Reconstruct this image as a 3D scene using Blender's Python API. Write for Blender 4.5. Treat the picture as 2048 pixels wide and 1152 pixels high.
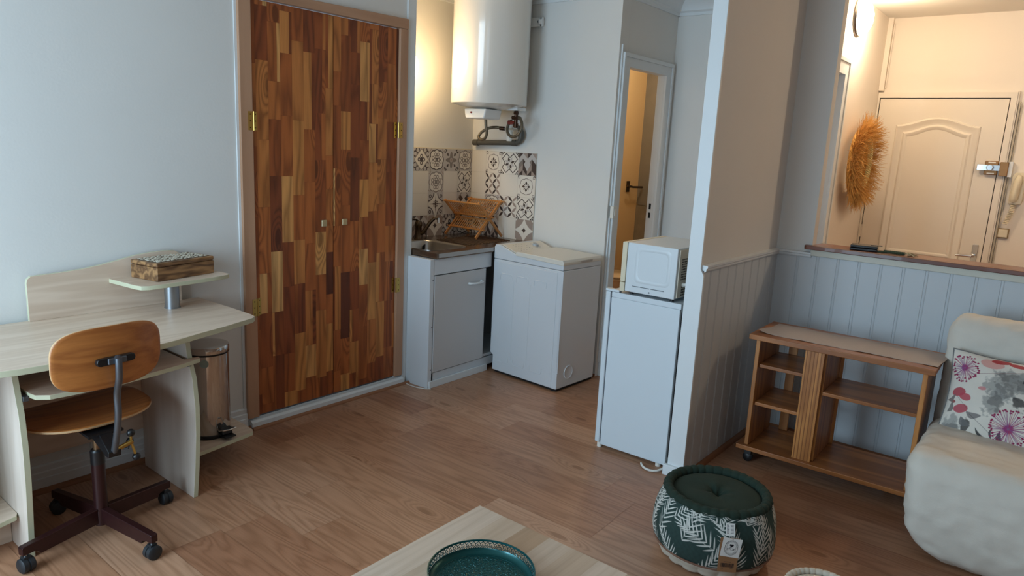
import bpy, bmesh, math, random
import numpy as np
from mathutils import Vector, Matrix, noise
PI = math.pi
for o in list(bpy.data.objects): bpy.data.objects.remove(o)
SC = bpy.context.scene
COL = SC.collection
random.seed(7)

def srgb(r, g, b):
    def f(c):
        c /= 255.0
        return c/12.92 if c <= .04045 else ((c+.055)/1.055)**2.4
    return (f(r), f(g), f(b), 1.0)

# ------------------------------------------------------------------ camera
cd = bpy.data.cameras.new('camera'); cam = bpy.data.objects.new('camera', cd); COL.objects.link(cam)
cd.sensor_fit = 'HORIZONTAL'; cd.sensor_width = 36.0; cd.lens = 1411.17/2048*36.0
cd.clip_start = .05; cd.clip_end = 50
_y, _t, _r = -0.667112, 0.199832, 0.050864
F = Vector((math.sin(_y)*math.cos(_t), math.cos(_y)*math.cos(_t), -math.sin(_t)))
R0 = Vector((math.cos(_y), -math.sin(_y), 0)); U0 = R0.cross(F)
RR = R0*math.cos(_r)+U0*math.sin(_r); UU = -R0*math.sin(_r)+U0*math.cos(_r)
M = Matrix((RR, UU, -F)).transposed().to_4x4(); M.translation = Vector((3.2386, -0.3149, 1.5404))
cam.matrix_world = M
SC.camera = cam

# ------------------------------------------------------------------ world, light, exposure
W = bpy.data.worlds.new('daylight'); SC.world = W; W.use_nodes = True
bg = W.node_tree.nodes['Background']; bg.inputs[0].default_value = (0.62, 0.80, 1.0, 1); bg.inputs[1].default_value = 1.2
def area(name, loc, size, size_y, target, power, col):
    l = bpy.data.lights.new(name, 'AREA'); l.shape = 'RECTANGLE'; l.size = size; l.size_y = size_y
    l.energy = power; l.color = col
    o = bpy.data.objects.new(name, l); COL.objects.link(o); o.location = loc
    d = Vector(target)-Vector(loc); o.rotation_euler = d.to_track_quat('-Z', 'Y').to_euler()
    return o
# daylight entering by the two french windows behind the camera
area('window_daylight', (1.05, -1.34, 1.35), 1.5, 1.9, (1.15, 1.0, .95), 82, (0.58, 0.81, 1.0))
area('window_daylight', (2.95, -1.34, 1.35), .9, 1.9, (2.6, 1.0, .9), 8, (0.58, 0.81, 1.0))
def point(name, loc, r, power, col):
    l = bpy.data.lights.new(name, 'POINT'); l.energy = power; l.color = col; l.shadow_soft_size = r
    o = bpy.data.objects.new(name, l); COL.objects.link(o); o.location = loc; return o
WARM = (1.0, 0.66, 0.30)
point('hall_lamp_light', (2.04, 5.05, 2.46), .06, 16, (1.0, .80, .58))
point('hall_ceiling_light', (3.6, 4.7, 2.45), .06, 24, (1.0, .79, .56))
point('kitchen_lamp_light', (-.21, 3.01, 2.0), .05, 6.6, (1.0, .68, .34))
point('toilet_room_light', (.3, 5.0, 2.4), .08, 15, (1.0, .80, .56))
SC.view_settings.view_transform = 'Standard'; SC.view_settings.look = 'None'
SC.view_settings.gamma = 1.0; SC.view_settings.use_curve_mapping = False
SC.view_settings.exposure = 0.0

# ------------------------------------------------------------------ materials
MATS = {}
def newmat(name):
    m = bpy.data.materials.new(name); m.use_nodes = True
    return m, m.node_tree, m.node_tree.nodes['Principled BSDF']
def mat(name, col, rough=.5, metal=0., var=0., vscale=8., bump=0., bscale=60., coat=0., emit=None, es=0., trans=0., spec=.5):
    if name in MATS: return MATS[name]
    m, nt, b = newmat(name)
    b.inputs['Base Color'].default_value = col; b.inputs['Roughness'].default_value = rough
    b.inputs['Metallic'].default_value = metal; b.inputs['Coat Weight'].default_value = coat
    b.inputs['Specular IOR Level'].default_value = spec
    b.inputs['Transmission Weight'].default_value = trans
    if emit: b.inputs['Emission Color'].default_value = emit; b.inputs['Emission Strength'].default_value = es
    tc = None
    if var or bump: tc = nt.nodes.new('ShaderNodeTexCoord')
    if var:
        n = nt.nodes.new('ShaderNodeTexNoise'); n.inputs['Scale'].default_value = vscale; n.inputs['Detail'].default_value = 4
        nt.links.new(tc.outputs['Object'], n.inputs['Vector'])
        mx = nt.nodes.new('ShaderNodeMix'); mx.data_type = 'RGBA'
        mx.inputs['A'].default_value = tuple(c*(1-var) for c in col[:3])+(1,)
        mx.inputs['B'].default_value = tuple(min(1, c*(1+var)) for c in col[:3])+(1,)
        nt.links.new(n.outputs['Fac'], mx.inputs['Factor']); nt.links.new(mx.outputs['Result'], b.inputs['Base Color'])
    if bump:
        n = nt.nodes.new('ShaderNodeTexNoise'); n.inputs['Scale'].default_value = bscale; n.inputs['Detail'].default_value = 3
        nt.links.new(tc.outputs['Object'], n.inputs['Vector'])
        bp = nt.nodes.new('ShaderNodeBump'); bp.inputs['Strength'].default_value = bump; bp.inputs['Distance'].default_value = .002
        nt.links.new(n.outputs['Fac'], bp.inputs['Height']); nt.links.new(bp.outputs['Normal'], b.inputs['Normal'])
    MATS[name] = m
    return m

def woodmat(name, light, dark, axis='X', freq=26., stretch=.09, rough=.45, seeded=False, ramp=None, wob=.5, fine=.35, knots=0., coat=0., nscale=5.5, sharp=1., plane=None):
    """wood: growth rings stretched along one axis, broken by noise, with fine pores; if seeded each face's 'seed'
    attribute shifts the figure and its 'tint' picks a tone out of ramp"""
    if name in MATS: return MATS[name]
    m, nt, b = newmat(name); N = nt.nodes.new; L = nt.links.new
    tc = N('ShaderNodeTexCoord'); mp = N('ShaderNodeMapping')
    s = [1, 1, 1]; s['XYZ'.index(axis)] = stretch; mp.inputs['Scale'].default_value = s
    vec = tc.outputs['Object']
    if seeded:
        at = N('ShaderNodeAttribute'); at.attribute_name = 'seed'
        sc = N('ShaderNodeVectorMath'); sc.operation = 'SCALE'; sc.inputs[0].default_value = (13.7, 7.9, 31.1)
        L(at.outputs['Fac'], sc.inputs['Scale'])
        ad = N('ShaderNodeVectorMath'); ad.operation = 'ADD'; L(vec, ad.inputs[0]); L(sc.outputs[0], ad.inputs[1]); vec = ad.outputs[0]
    L(vec, mp.inputs['Vector'])
    n1 = N('ShaderNodeTexNoise'); n1.inputs['Scale'].default_value = nscale; n1.inputs['Detail'].default_value = 2.6; n1.inputs['Roughness'].default_value = .5
    L(mp.outputs[0], n1.inputs['Vector'])
    mul = N('ShaderNodeMath'); mul.operation = 'MULTIPLY'; mul.inputs[1].default_value = freq; L(n1.outputs['Fac'], mul.inputs[0])
    kout = None
    if knots:   # knots: sparse 2D cells that bend the rings round them
        sx = N('ShaderNodeSeparateXYZ'); L(vec, sx.inputs[0]); cb = N('ShaderNodeCombineXYZ')
        L(sx.outputs[plane[0]], cb.inputs[0]); L(sx.outputs[plane[1]], cb.inputs[1])
        mpk = N('ShaderNodeMapping'); mpk.inputs['Scale'].default_value = (.5, 1.4, 1)
        L(cb.outputs[0], mpk.inputs['Vector'])
        vo = N('ShaderNodeTexVoronoi'); vo.voronoi_dimensions = '2D'; vo.inputs['Scale'].default_value = 3.4; L(mpk.outputs[0], vo.inputs['Vector'])
        kw = N('ShaderNodeMapRange'); kw.interpolation_type = 'SMOOTHSTEP'; kw.inputs['From Min'].default_value = 0; kw.inputs['From Max'].default_value = .32
        kw.inputs['To Min'].default_value = 22; kw.inputs['To Max'].default_value = 0; L(vo.outputs['Distance'], kw.inputs['Value'])
        gt = N('ShaderNodeSeparateColor'); L(vo.outputs['Color'], gt.inputs[0]); ga = N('ShaderNodeMath'); ga.operation = 'GREATER_THAN'; ga.inputs[1].default_value = .66; L(gt.outputs[0], ga.inputs[0])
        kg = N('ShaderNodeMath'); kg.operation = 'MULTIPLY'; L(kw.outputs[0], kg.inputs[0]); L(ga.outputs[0], kg.inputs[1])
        ad2 = N('ShaderNodeMath'); ad2.operation = 'ADD'; L(mul.outputs[0], ad2.inputs[0]); L(kg.outputs[0], ad2.inputs[1]); mul = ad2
        kr = N('ShaderNodeMapRange'); kr.interpolation_type = 'SMOOTHSTEP'; kr.inputs['From Min'].default_value = .015; kr.inputs['From Max'].default_value = knots
        kr.inputs['To Min'].default_value = .95; kr.inputs['To Max'].default_value = 0; L(vo.outputs['Distance'], kr.inputs['Value'])
        kr2 = N('ShaderNodeMath'); kr2.operation = 'MULTIPLY'; L(kr.outputs[0], kr2.inputs[0]); L(ga.outputs[0], kr2.inputs[1]); kr = kr2
    si = N('ShaderNodeMath'); si.operation = 'SINE'; L(mul.outputs[0], si.inputs[0])
    mr = N('ShaderNodeMapRange'); mr.inputs['From Min'].default_value = -1; mr.inputs['From Max'].default_value = 1; L(si.outputs[0], mr.inputs['Value'])
    pw = N('ShaderNodeMath'); pw.operation = 'POWER'; pw.inputs[1].default_value = sharp; L(mr.outputs[0], pw.inputs[0]); mr = pw
    n2 = N('ShaderNodeTexNoise'); n2.inputs['Scale'].default_value = 190; n2.inputs['Detail'].default_value = 3
    mp2 = N('ShaderNodeMapping'); s2 = [1, 1, 1]; s2['XYZ'.index(axis)] = stretch*.45; mp2.inputs['Scale'].default_value = s2
    L(vec, mp2.inputs['Vector']); L(mp2.outputs[0], n2.inputs['Vector'])
    mixg = N('ShaderNodeMix'); mixg.inputs['Factor'].default_value = fine
    L(mr.outputs[0], mixg.inputs['A']); L(n2.outputs['Fac'], mixg.inputs['B'])
    g = mixg.outputs['Result']
    if knots:
        sb = N('ShaderNodeMath'); sb.operation = 'SUBTRACT'; sb.use_clamp = True; L(g, sb.inputs[0]); L(kr.outputs[0], sb.inputs[1]); g = sb.outputs[0]
    if ramp:
        at2 = N('ShaderNodeAttribute'); at2.attribute_name = 'tint'
        cr = N('ShaderNodeValToRGB'); e = cr.color_ramp.elements
        e[0].position = ramp[0][0]; e[0].color = ramp[0][1]; e[1].position = ramp[-1][0]; e[1].color = ramp[-1][1]
        for p_, c_ in ramp[1:-1]:
            q = e.new(p_); q.color = c_
        L(at2.outputs['Fac'], cr.inputs['Fac'])
        dk = N('ShaderNodeMix'); dk.data_type = 'RGBA'; dk.blend_type = 'MULTIPLY'; dk.inputs['Factor'].default_value = 1
        L(cr.outputs[0], dk.inputs['A'])
        gg = N('ShaderNodeMix'); gg.data_type = 'RGBA'; gg.inputs['A'].default_value = dark; gg.inputs['B'].default_value = light
        L(g, gg.inputs['Factor']); L(gg.outputs['Result'], dk.inputs['B']); out = dk.outputs['Result']
    else:
        gg = N('ShaderNodeMix'); gg.data_type = 'RGBA'; gg.inputs['A'].default_value = dark; gg.inputs['B'].default_value = light
        L(g, gg.inputs['Factor']); out = gg.outputs['Result']
    L(out, b.inputs['Base Color'])
    b.inputs['Roughness'].default_value = rough; b.inputs['Coat Weight'].default_value = coat
    bp = N('ShaderNodeBump'); bp.inputs['Strength'].default_value = .12; bp.inputs['Distance'].default_value = .001
    L(g, bp.inputs['Height']); L(bp.outputs['Normal'], b.inputs['Normal'])
    MATS[name] = m
    return m
def colmat(name, rough=.6, bump=0., bscale=400., metal=0., sheen=0.):
    """base colour from the printed pattern stored on the mesh"""
    if name in MATS: return MATS[name]
    m, nt, b = newmat(name)
    at = nt.nodes.new('ShaderNodeAttribute'); at.attribute_name = 'print'
    nt.links.new(at.outputs['Color'], b.inputs['Base Color']); b.inputs['Roughness'].default_value = rough
    b.inputs['Sheen Weight'].default_value = sheen
    if bump:
        tc = nt.nodes.new('ShaderNodeTexCoord'); n = nt.nodes.new('ShaderNodeTexNoise'); n.inputs['Scale'].default_value = bscale
        nt.links.new(tc.outputs['Object'], n.inputs['Vector'])
        bp = nt.nodes.new('ShaderNodeBump'); bp.inputs['Strength'].default_value = bump; bp.inputs['Distance'].default_value = .001
        nt.links.new(n.outputs['Fac'], bp.inputs['Height']); nt.links.new(bp.outputs['Normal'], b.inputs['Normal'])
    MATS[name] = m
    return m

WALL = mat('white_wall_paint', srgb(221, 220, 216), .75, var=.03, vscale=3, bump=.15, bscale=90)
HALLW = mat('cream_hall_paint', srgb(232, 222, 208), .7, var=.03, vscale=3)
CEIL = mat('ceiling_paint', srgb(226, 222, 214), .85)
TRIMW = mat('white_gloss_paint', srgb(220, 224, 225), .4, var=.02, vscale=12)
PANEL = mat('pale_grey_panel_paint', srgb(198, 203, 206), .45, var=.03, vscale=5)
ENAMEL = mat('white_enamel', srgb(226, 226, 224), .22, coat=.3)
PLASTW = mat('white_plastic', srgb(224, 221, 212), .35)
PLASTC = mat('cream_plastic', srgb(218, 206, 178), .4)
MELA = mat('white_melamine', srgb(210, 215, 219), .35)
BLACK = mat('black_plastic', srgb(22, 22, 24), .35)
DARK = mat('dark_void', srgb(12, 11, 12), .8)
CHROME = mat('chrome', srgb(215, 215, 215), .12, 1.)
STEEL = mat('brushed_steel', srgb(170, 165, 160), .3, 1., var=.06, vscale=40)
BRASS = mat('brass', srgb(196, 164, 92), .3, 1.)
SATIN = mat('satin_gold', srgb(200, 186, 150), .35, .8)
GREYM = mat('grey_metal', srgb(108, 114, 122), .38, .85, var=.08, vscale=30)
EDGE = mat('pale_green_edging', srgb(196, 195, 166), .45)
BIRCH = woodmat('washed_birch', srgb(222, 202, 182), srgb(204, 180, 158), 'Y', 40, .10, .42, nscale=9)
BIRCHV = woodmat('washed_birch_upright', srgb(218, 202, 188), srgb(204, 186, 170), 'Z', 34, .10, .42)
PINE = woodmat('honey_pine', srgb(186, 118, 60), srgb(134, 78, 36), 'X', 34, .1, .42, coat=.1)
PINEV = woodmat('honey_pine_upright', srgb(204, 138, 74), srgb(154, 94, 44), 'Z', 40, .1, .42, coat=.1)
PLY = woodmat('oiled_plywood', srgb(188, 120, 60), srgb(140, 78, 34), 'Y', 34, .05, .38, nscale=11, fine=.55, coat=.15)
CASING = woodmat('casing_timber', srgb(188, 146, 116), srgb(164, 122, 92), 'Z', 16, .1, .5)
QROUND = woodmat('floor_edge_timber', srgb(150, 100, 66), srgb(118, 74, 46), 'Y', 14, .1, .5)
MAHOG = woodmat('oiled_mahogany', srgb(138, 74, 42), srgb(88, 42, 22), 'X', 30, .07, .4, coat=.2)
BAMBOO = woodmat('bamboo', srgb(202, 140, 76), srgb(168, 106, 50), 'X', 20, .1, .45)
OLIVE = woodmat('carved_box_timber', srgb(176, 132, 86), srgb(72, 42, 22), 'Y', 26, .22, .45, nscale=17)
TABLE = woodmat('pale_oak_top', (1, 1, 1, 1), (.72, .68, .63, 1), 'Y', 90, .05, .45, seeded=True,
                ramp=[(0, srgb(212, 194, 178)), (.5, srgb(200, 180, 160)), (1, srgb(178, 146, 116))], fine=.6, sharp=.5)
FLOOR = woodmat('oak_laminate', (1.14, 1.14, 1.14, 1), (.62, .54, .47, 1), 'X', 120, .085, .38, seeded=True,
                ramp=[(0, srgb(158, 112, 84)), (.5, srgb(174, 130, 100)), (1, srgb(188, 148, 120))], fine=.55, knots=.10, sharp=.5, plane=('X', 'Y'))
BUTCH = woodmat('acacia_staves', (1.2, 1.18, 1.14, 1), (.42, .36, .30, 1), 'Z', 60, .12, .4, seeded=True,
                ramp=[(0, srgb(98, 48, 28)), (.3, srgb(142, 72, 34)), (.6, srgb(176, 100, 48)), (.82, srgb(202, 138, 74)), (1, srgb(222, 172, 110))], fine=.42, knots=.12, sharp=.6, plane=('Z', 'Y'))

# ------------------------------------------------------------------ mesh helpers
def tag(o, label=None, cat=None, group=None, kind=None):
    if label: o['label'] = label
    if cat: o['category'] = cat
    if group: o['group'] = group
    if kind: o['kind'] = kind
    return o
def empty(name, loc, label=None, cat=None, group=None, rz=0, kind=None):
    o = bpy.data.objects.new(name, None); COL.objects.link(o); o.location = loc; o.rotation_euler.z = rz
    o.empty_display_size = .05
    return tag(o, label, cat, group, kind)
def origin_of(p):
    v = Vector((0, 0, 0))
    while p is not None:
        v += p.location; p = p.parent
    return v
class MB:
    def __init__(s): s.v = []; s.f = []; s.m = []; s.mats = []; s.cur = 0; s.X = None; s.calls = []
    def use(s, m):
        if m not in s.mats: s.mats.append(m)
        s.cur = s.mats.index(m); return s
    def add(s, vs, fs):
        b = len(s.v); s.calls.append((b, len(vs), len(s.f), len(fs)))
        if s.X is not None: vs = [tuple(s.X @ Vector(v)) for v in vs]
        s.v += [tuple(v) for v in vs]; s.f += [[b+i for i in f] for f in fs]; s.m += [s.cur]*len(fs); return s
    def box(s, x0, x1, y0, y1, z0, z1):
        return s.add([(x0, y0, z0), (x1, y0, z0), (x1, y1, z0), (x0, y1, z0), (x0, y0, z1), (x1, y0, z1), (x1, y1, z1), (x0, y1, z1)],
                     [(0, 3, 2, 1), (4, 5, 6, 7), (0, 1, 5, 4), (1, 2, 6, 5), (2, 3, 7, 6), (3, 0, 4, 7)])
    def prism(s, poly, axis, a, b):
        """poly: 2D points in the plane of the other two axes, in axis order; extruded from a to b"""
        n = len(poly)
        def mk(p, t):
            q = list(p); q.insert('xyz'.index(axis), t); return tuple(q)
        vs = [mk(p, a) for p in poly]+[mk(p, b) for p in poly]
        fs = [tuple(range(n))[::-1], tuple(range(n, 2*n))]+[(i, (i+1) % n, n+(i+1) % n, n+i) for i in range(n)]
        return s.add(vs, fs)
    def cyl(s, p0, p1, r0, r1=None, n=20, cap=True):
        r1 = r0 if r1 is None else r1
        p0 = Vector(p0); p1 = Vector(p1); d = (p1-p0).normalized()
        a = d.orthogonal().normalized(); b = d.cross(a)
        vs = [p0+(a*math.cos(2*PI*i/n)+b*math.sin(2*PI*i/n))*r0 for i in range(n)]+[p1+(a*math.cos(2*PI*i/n)+b*math.sin(2*PI*i/n))*r1 for i in range(n)]
        fs = [(i, (i+1) % n, n+(i+1) % n, n+i) for i in range(n)]
        if cap: fs += [tuple(range(n))[::-1], tuple(range(n, 2*n))]
        return s.add([tuple(v) for v in vs], fs)
    def tube(s, pts, r, n=8, closed=False, flat=None):
        P = [Vector(p) for p in pts]; k = len(P); rings = []
        up = None
        for i in range(k):
            if closed: t = (P[(i+1) % k]-P[i-1]).normalized()
            else: t = (P[min(i+1, k-1)]-P[max(i-1, 0)]).normalized()
            if up is None: up = t.orthogonal().normalized()
            else:
                up = (up-t*up.dot(t)).normalized()
            b = t.cross(up)
            rr = r[i] if isinstance(r, (list, tuple)) else r
            rings.append([P[i]+(up*math.cos(2*PI*j/n)+b*math.sin(2*PI*j/n))*rr for j in range(n)])
        vs = [tuple(v) for rg in rings for v in rg]; fs = []
        for i in range(k if closed else k-1):
            a = i*n; c = ((i+1) % k)*n
            for j in range(n): fs.append((a+j, a+(j+1) % n, c+(j+1) % n, c+j))
        if not closed: fs += [tuple(range(n))[::-1], tuple(range((k-1)*n, k*n))]
        return s.add(vs, fs)
    def lathe(s, prof, c=(0, 0, 0), n=32, axis='z', cap=True):
        vs = []; fs = []
        for (r, z) in prof:
            for i in range(n):
                a = 2*PI*i/n; u, v = r*math.cos(a), r*math.sin(a)
                p = (u, v, z) if axis == 'z' else ((z, u, v) if axis == 'x' else (v, z, u))
                vs.append((c[0]+p[0], c[1]+p[1], c[2]+p[2]))
        for k in range(len(prof)-1):
            for i in range(n): fs.append((k*n+i, k*n+(i+1) % n, (k+1)*n+(i+1) % n, (k+1)*n+i))
        if cap and prof[0][0] > 1e-6: fs.append(tuple(range(n))[::-1])
        if cap and prof[-1][0] > 1e-6: fs.append(tuple(range((len(prof)-1)*n, len(prof)*n)))
        return s.add(vs, fs)
    def sphere(s, c, r, n=16, sc=(1, 1, 1)):
        prof = [(max(1e-7, math.sin(PI*i/n)), -math.cos(PI*i/n)) for i in range(n+1)]
        b = len(s.v); X = s.X; s.X = None; s.lathe(prof, (0, 0, 0), n*2); s.X = X
        for i in range(b, len(s.v)):
            v = Vector((s.v[i][0]*r*sc[0]+c[0], s.v[i][1]*r*sc[1]+c[1], s.v[i][2]*r*sc[2]+c[2]))
            s.v[i] = tuple(X @ v) if X is not None else tuple(v)
        return s
    def each(s, name, m=None, parent=None, **kw):
        """one object for every piece that was added"""
        for (b, n, f0, fn) in s.calls:
            q = MB(); q.v = s.v[b:b+n]; q.f = [[i-b for i in f] for f in s.f[f0:f0+fn]]; q.build(name, m, parent, **kw)
    def build(s, name, m=None, parent=None, bevel=0., seg=2, smooth=40, local=False, kind=None, subsurf=0):
        me = bpy.data.meshes.new(name)
        off = Vector((0, 0, 0))
        if parent is not None and not local: off = origin_of(parent)
        vs = s.v if off.length == 0 else [(v[0]-off.x, v[1]-off.y, v[2]-off.z) for v in s.v]
        me.from_pydata(vs, [], s.f)
        for x in (s.mats or [m]): me.materials.append(x)
        if s.mats: me.polygons.foreach_set('material_index', s.m)
        bm = bmesh.new(); bm.from_mesh(me)
        bmesh.ops.remove_doubles(bm, verts=bm.verts, dist=1e-6)
        bmesh.ops.recalc_face_normals(bm, faces=bm.faces)
        if smooth:
            for f in bm.faces: f.smooth = True
            for e in bm.edges:
                if len(e.link_faces) != 2 or e.calc_face_angle(0) > math.radians(smooth): e.smooth = False
        bm.to_mesh(me); bm.free()
        o = bpy.data.objects.new(name, me); COL.objects.link(o)
        if parent is not None: o.parent = parent
        if bevel:
            md = o.modifiers.new('bevel', 'BEVEL'); md.width = bevel; md.segments = seg; md.limit_method = 'ANGLE'
            md.angle_limit = math.radians(35); md.harden_normals = bool(smooth)
        if subsurf:
            md = o.modifiers.new('sub', 'SUBSURF'); md.levels = subsurf; md.render_levels = subsurf
        if kind: o['kind'] = kind
        return o
def Bx(*a): return MB().box(*a)
def struct(o, kind='structure'): o['kind'] = kind; return o
def opencurve(pts, n=6):
    out = []; k = len(pts)
    for i in range(k-1):
        p0, p1, p2, p3 = [Vector(pts[min(k-1, max(0, i+j-1))]) for j in range(4)]
        for s_ in range(n):
            u = s_/n
            out.append(tuple(.5*((2*p1)+(-p0+p2)*u+(2*p0-5*p1+4*p2-p3)*u*u+(-p0+3*p1-3*p2+p3)*u**3)))
    out.append(tuple(pts[-1])); return out
def faceattr(o, name, vals):
    a = o.data.attributes.new(name, 'FLOAT', 'FACE'); a.data.foreach_set('value', np.array(vals, dtype=np.float32))
def grid_print(name, P, Cc, m, parent=None, closed_u=False, back=None, thick=0., smooth=True, local=False):
    """sheet from a point array P[h,w,3] with a printed colour array Cc[h,w,3]"""
    h, w = P.shape[:2]
    off = Vector((0, 0, 0)) if (parent is None or local) else origin_of(parent)
    V = (P.reshape(-1, 3)-np.array(off)).tolist()
    fs = []
    for j in range(h-1):
        for i in range(w if closed_u else w-1):
            a = j*w+i; b_ = j*w+(i+1) % w
            fs.append((a, b_, b_+w, a+w))
    me = bpy.data.meshes.new(name); me.from_pydata(V, [], fs); me.materials.append(m)
    at = me.color_attributes.new('print', 'FLOAT_COLOR', 'POINT')
    c4 = np.ones((h*w, 4), dtype=np.float32); c4[:, :3] = Cc.reshape(-1, 3); at.data.foreach_set('color', c4.ravel())
    if smooth: me.polygons.foreach_set('use_smooth', [True]*len(me.polygons))
    o = bpy.data.objects.new(name, me); COL.objects.link(o)
    if parent is not None: o.parent = parent
    return o
def copy_tree(o, parent=None):
    c = o.copy(); COL.objects.link(c); c.parent = parent
    for ch in [x for x in bpy.data.objects if x.parent == o]: copy_tree(ch, c)
    return c
# ================================================================== SETTING
H = 2.64
# floor: laminate planks running along x
mb = MB(); seeds = []; tints = []
yy = -2.1; row = 0
random.seed(11)
PW = .193
while yy < 6.15:
    x = -.6-random.random()*1.28
    while x < 4.9:
        x1 = x+1.285
        mb.add([(x+.0006, yy+.0006, 0), (x1-.0006, yy+.0006, 0), (x1-.0006, yy+PW-.0006, 0), (x+.0006, yy+PW-.0006, 0)], [(0, 1, 2, 3)])
        seeds.append(random.random()); tints.append(min(1, max(0, random.gauss(.5, .28)))); x = x1
    yy += PW; row += 1
n_pl = len(seeds)
mb.box(-.7, 5.0, -2.2, 6.2, -.1, -.0012)
seeds += [.5]*6; tints += [0]*6
o = mb.build('floor', FLOOR, smooth=0); faceattr(o, 'seed', seeds); faceattr(o, 'tint', tints); struct(o)

struct(Bx(-.7, 5.0, -2.2, 6.2, H, H+.1).build('ceiling', CEIL))
# left wall with the closet opening
m = MB(); m.box(-.12, 0, -2.2, 1.63, 0, H).box(-.12, 0, 2.635, 2.74, 0, H).box(-.12, 0, 1.63, 2.635, 2.185, H).box(-.12, 0, 1.63, 2.635, 0, .012)
m.box(-.6, -.12, 2.60, 2.74, 0, H)
struct(m.build('wall_left', WALL))
struct(Bx(-.50, -.394, 2.74, 3.83, 0, H).build('wall_kitchen_left', WALL))
struct(Bx(-.394, .82, 3.73, 3.835, 0, H).build('wall_kitchen_back', WALL))
# wall with the toilet door
m = MB(); m.box(.77, .82, 4.386, 4.5, 0, H).box(.77, .82, 3.8355, 4.3855, 2.0865, H)
struct(m.build('wall_toilet_door', WALL))
struct(Bx(.72, 1.80, 4.50, 4.60, 0, H).build('wall_corridor_end', WALL))
# toilet room
TW = mat('warm_toilet_paint', srgb(224, 200, 158), .6)
struct(Bx(-.32, -.2, 3.83, 6.1, 0, H).build('wall_toilet_left', TW))
struct(Bx(.72, .80, 4.601, 6.1, 0, H).build('wall_toilet_right', TW))
STONE = mat('mottled_stone_tile', srgb(132, 124, 110), .45, var=.3, vscale=14, bump=.4, bscale=30)
STONE2 = mat('smooth_stone_tile', srgb(128, 124, 116), .35, var=.22, vscale=5)
m = MB(); m.use(TW).box(-.2, .72, 6.0, 6.1, 0, H); m.use(STONE2).box(-.2, .72, 5.985, 6.0, 1.02, 2.6); m.use(STONE).box(-.2, .72, 5.98, 6.0, 0, 1.015)
struct(m.build('wall_toilet_back', None))
# partition, half wall and hall
m = MB(); m.box(1.883, 1.943, 2.7236, 3.74, 0, H)
struct(m.build('wall_partition', WALL))
m = MB(); m.box(1.883, 2.134, 3.732, 3.80, 0, H).box(2.134, 4.7, 3.732, 3.80, 0, 1.062)
struct(m.build('wall_half_height', WALL))
m = MB(); m.box(1.80, 1.87, 3.80, 4.22, 0, H).box(1.80, 1.87, 4.90, 6.1, 0, H).box(1.80, 1.87, 4.22, 4.90, 2.13, H)
struct(m.build('wall_hall_left', HALLW))
struct(Bx(1.80, 4.7, 5.97, 6.1, 0, H).build('wall_entrance', HALLW))
struct(Bx(4.7, 4.8, -2.2, 6.1, 0, H).build('wall_right', mat('bounce_dimming_taupe', srgb(142, 116, 100), .8)))  # unseen wall; dark taupe invented to dim and brown the bounced light
# near wall with two windows
m = MB(); m.box(-.12, .3, -1.52, -1.40, 0, H).box(1.8, 2.5, -1.52, -1.40, 0, H).box(3.4, 4.8, -1.52, -1.40, 0, H)
m.box(.3, 1.8, -1.52, -1.40, 0, .1).box(.3, 1.8, -1.52, -1.40, 2.3, H).box(2.5, 3.4, -1.52, -1.40, 0, .1).box(2.5, 3.4, -1.52, -1.40, 2.3, H)
struct(m.build('wall_near', WALL))
for k, (a, b) in enumerate([(.3, 1.8), (2.5, 3.4)]):
    m = MB(); c = (a+b)/2
    m.box(a, b, -1.49, -1.44, .1, .18).box(a, b, -1.49, -1.44, 2.24, 2.3).box(a, a+.06, -1.49, -1.44, .18, 2.24).box(b-.06, b, -1.49, -1.44, .18, 2.24).box(c-.04, c+.04, -1.49, -1.44, .18, 2.24)
    struct(m.build('window_%d' % (k+1), TRIMW, bevel=.003))

# white trims
def cornice(a, b, axis, pos, s, name):
    """stepped cove: profile in (out from wall, z)"""
    pr = [(0, 2.485), (.012, 2.485), (.014, 2.505), (.03, 2.515), (.034, 2.535), (.055, 2.56), (.085, 2.585), (.09, 2.605), (.11, 2.61), (.115, H), (0, H)]
    poly = [(pos+s*u, z) for u, z in pr]
    m = MB(); m.prism(poly, axis, a, b); return struct(m.build(name, TRIMW, smooth=30))
cornice(2.74, 3.73, 'y', -.394, 1, 'trim_1')
cornice(-.394, .82, 'x', 3.73, -1, 'trim_2')
cornice(3.74, 4.50, 'y', .82, 1, 'trim_3')
cornice(.82, 1.80, 'x', 4.50, -1, 'trim_4')
# toilet door frame
m = MB()
m.prism([(3.785, 0), (3.785, 2.13), (4.44, 2.13), (4.44, 0), (4.3705, 0), (4.3705, 2.0705), (3.8505, 2.0705), (3.8505, 0)], 'x', .8203, .836)
m.prism([(3.765, 0), (3.765, 2.155), (4.462, 2.155), (4.462, 0), (4.4403, 0), (4.4403, 2.1303), (3.7847, 2.1303), (3.7847, 0)], 'x', .8203, .845)
m.prism([(3.8355, 0), (3.8355, 2.0863), (4.3857, 2.0863), (4.3857, 0), (4.370, 0), (4.370, 2.070), (3.851, 2.070), (3.851, 0)], 'x', .768, .8200)
d2 = struct(m.build('door_2', TRIMW, smooth=0))
for z in (1.085, 1.15):
    Bx(.786, .802, 4.3685, 4.3705, z-.02, z+.02).build('strike_slot', DARK, d2)
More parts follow.
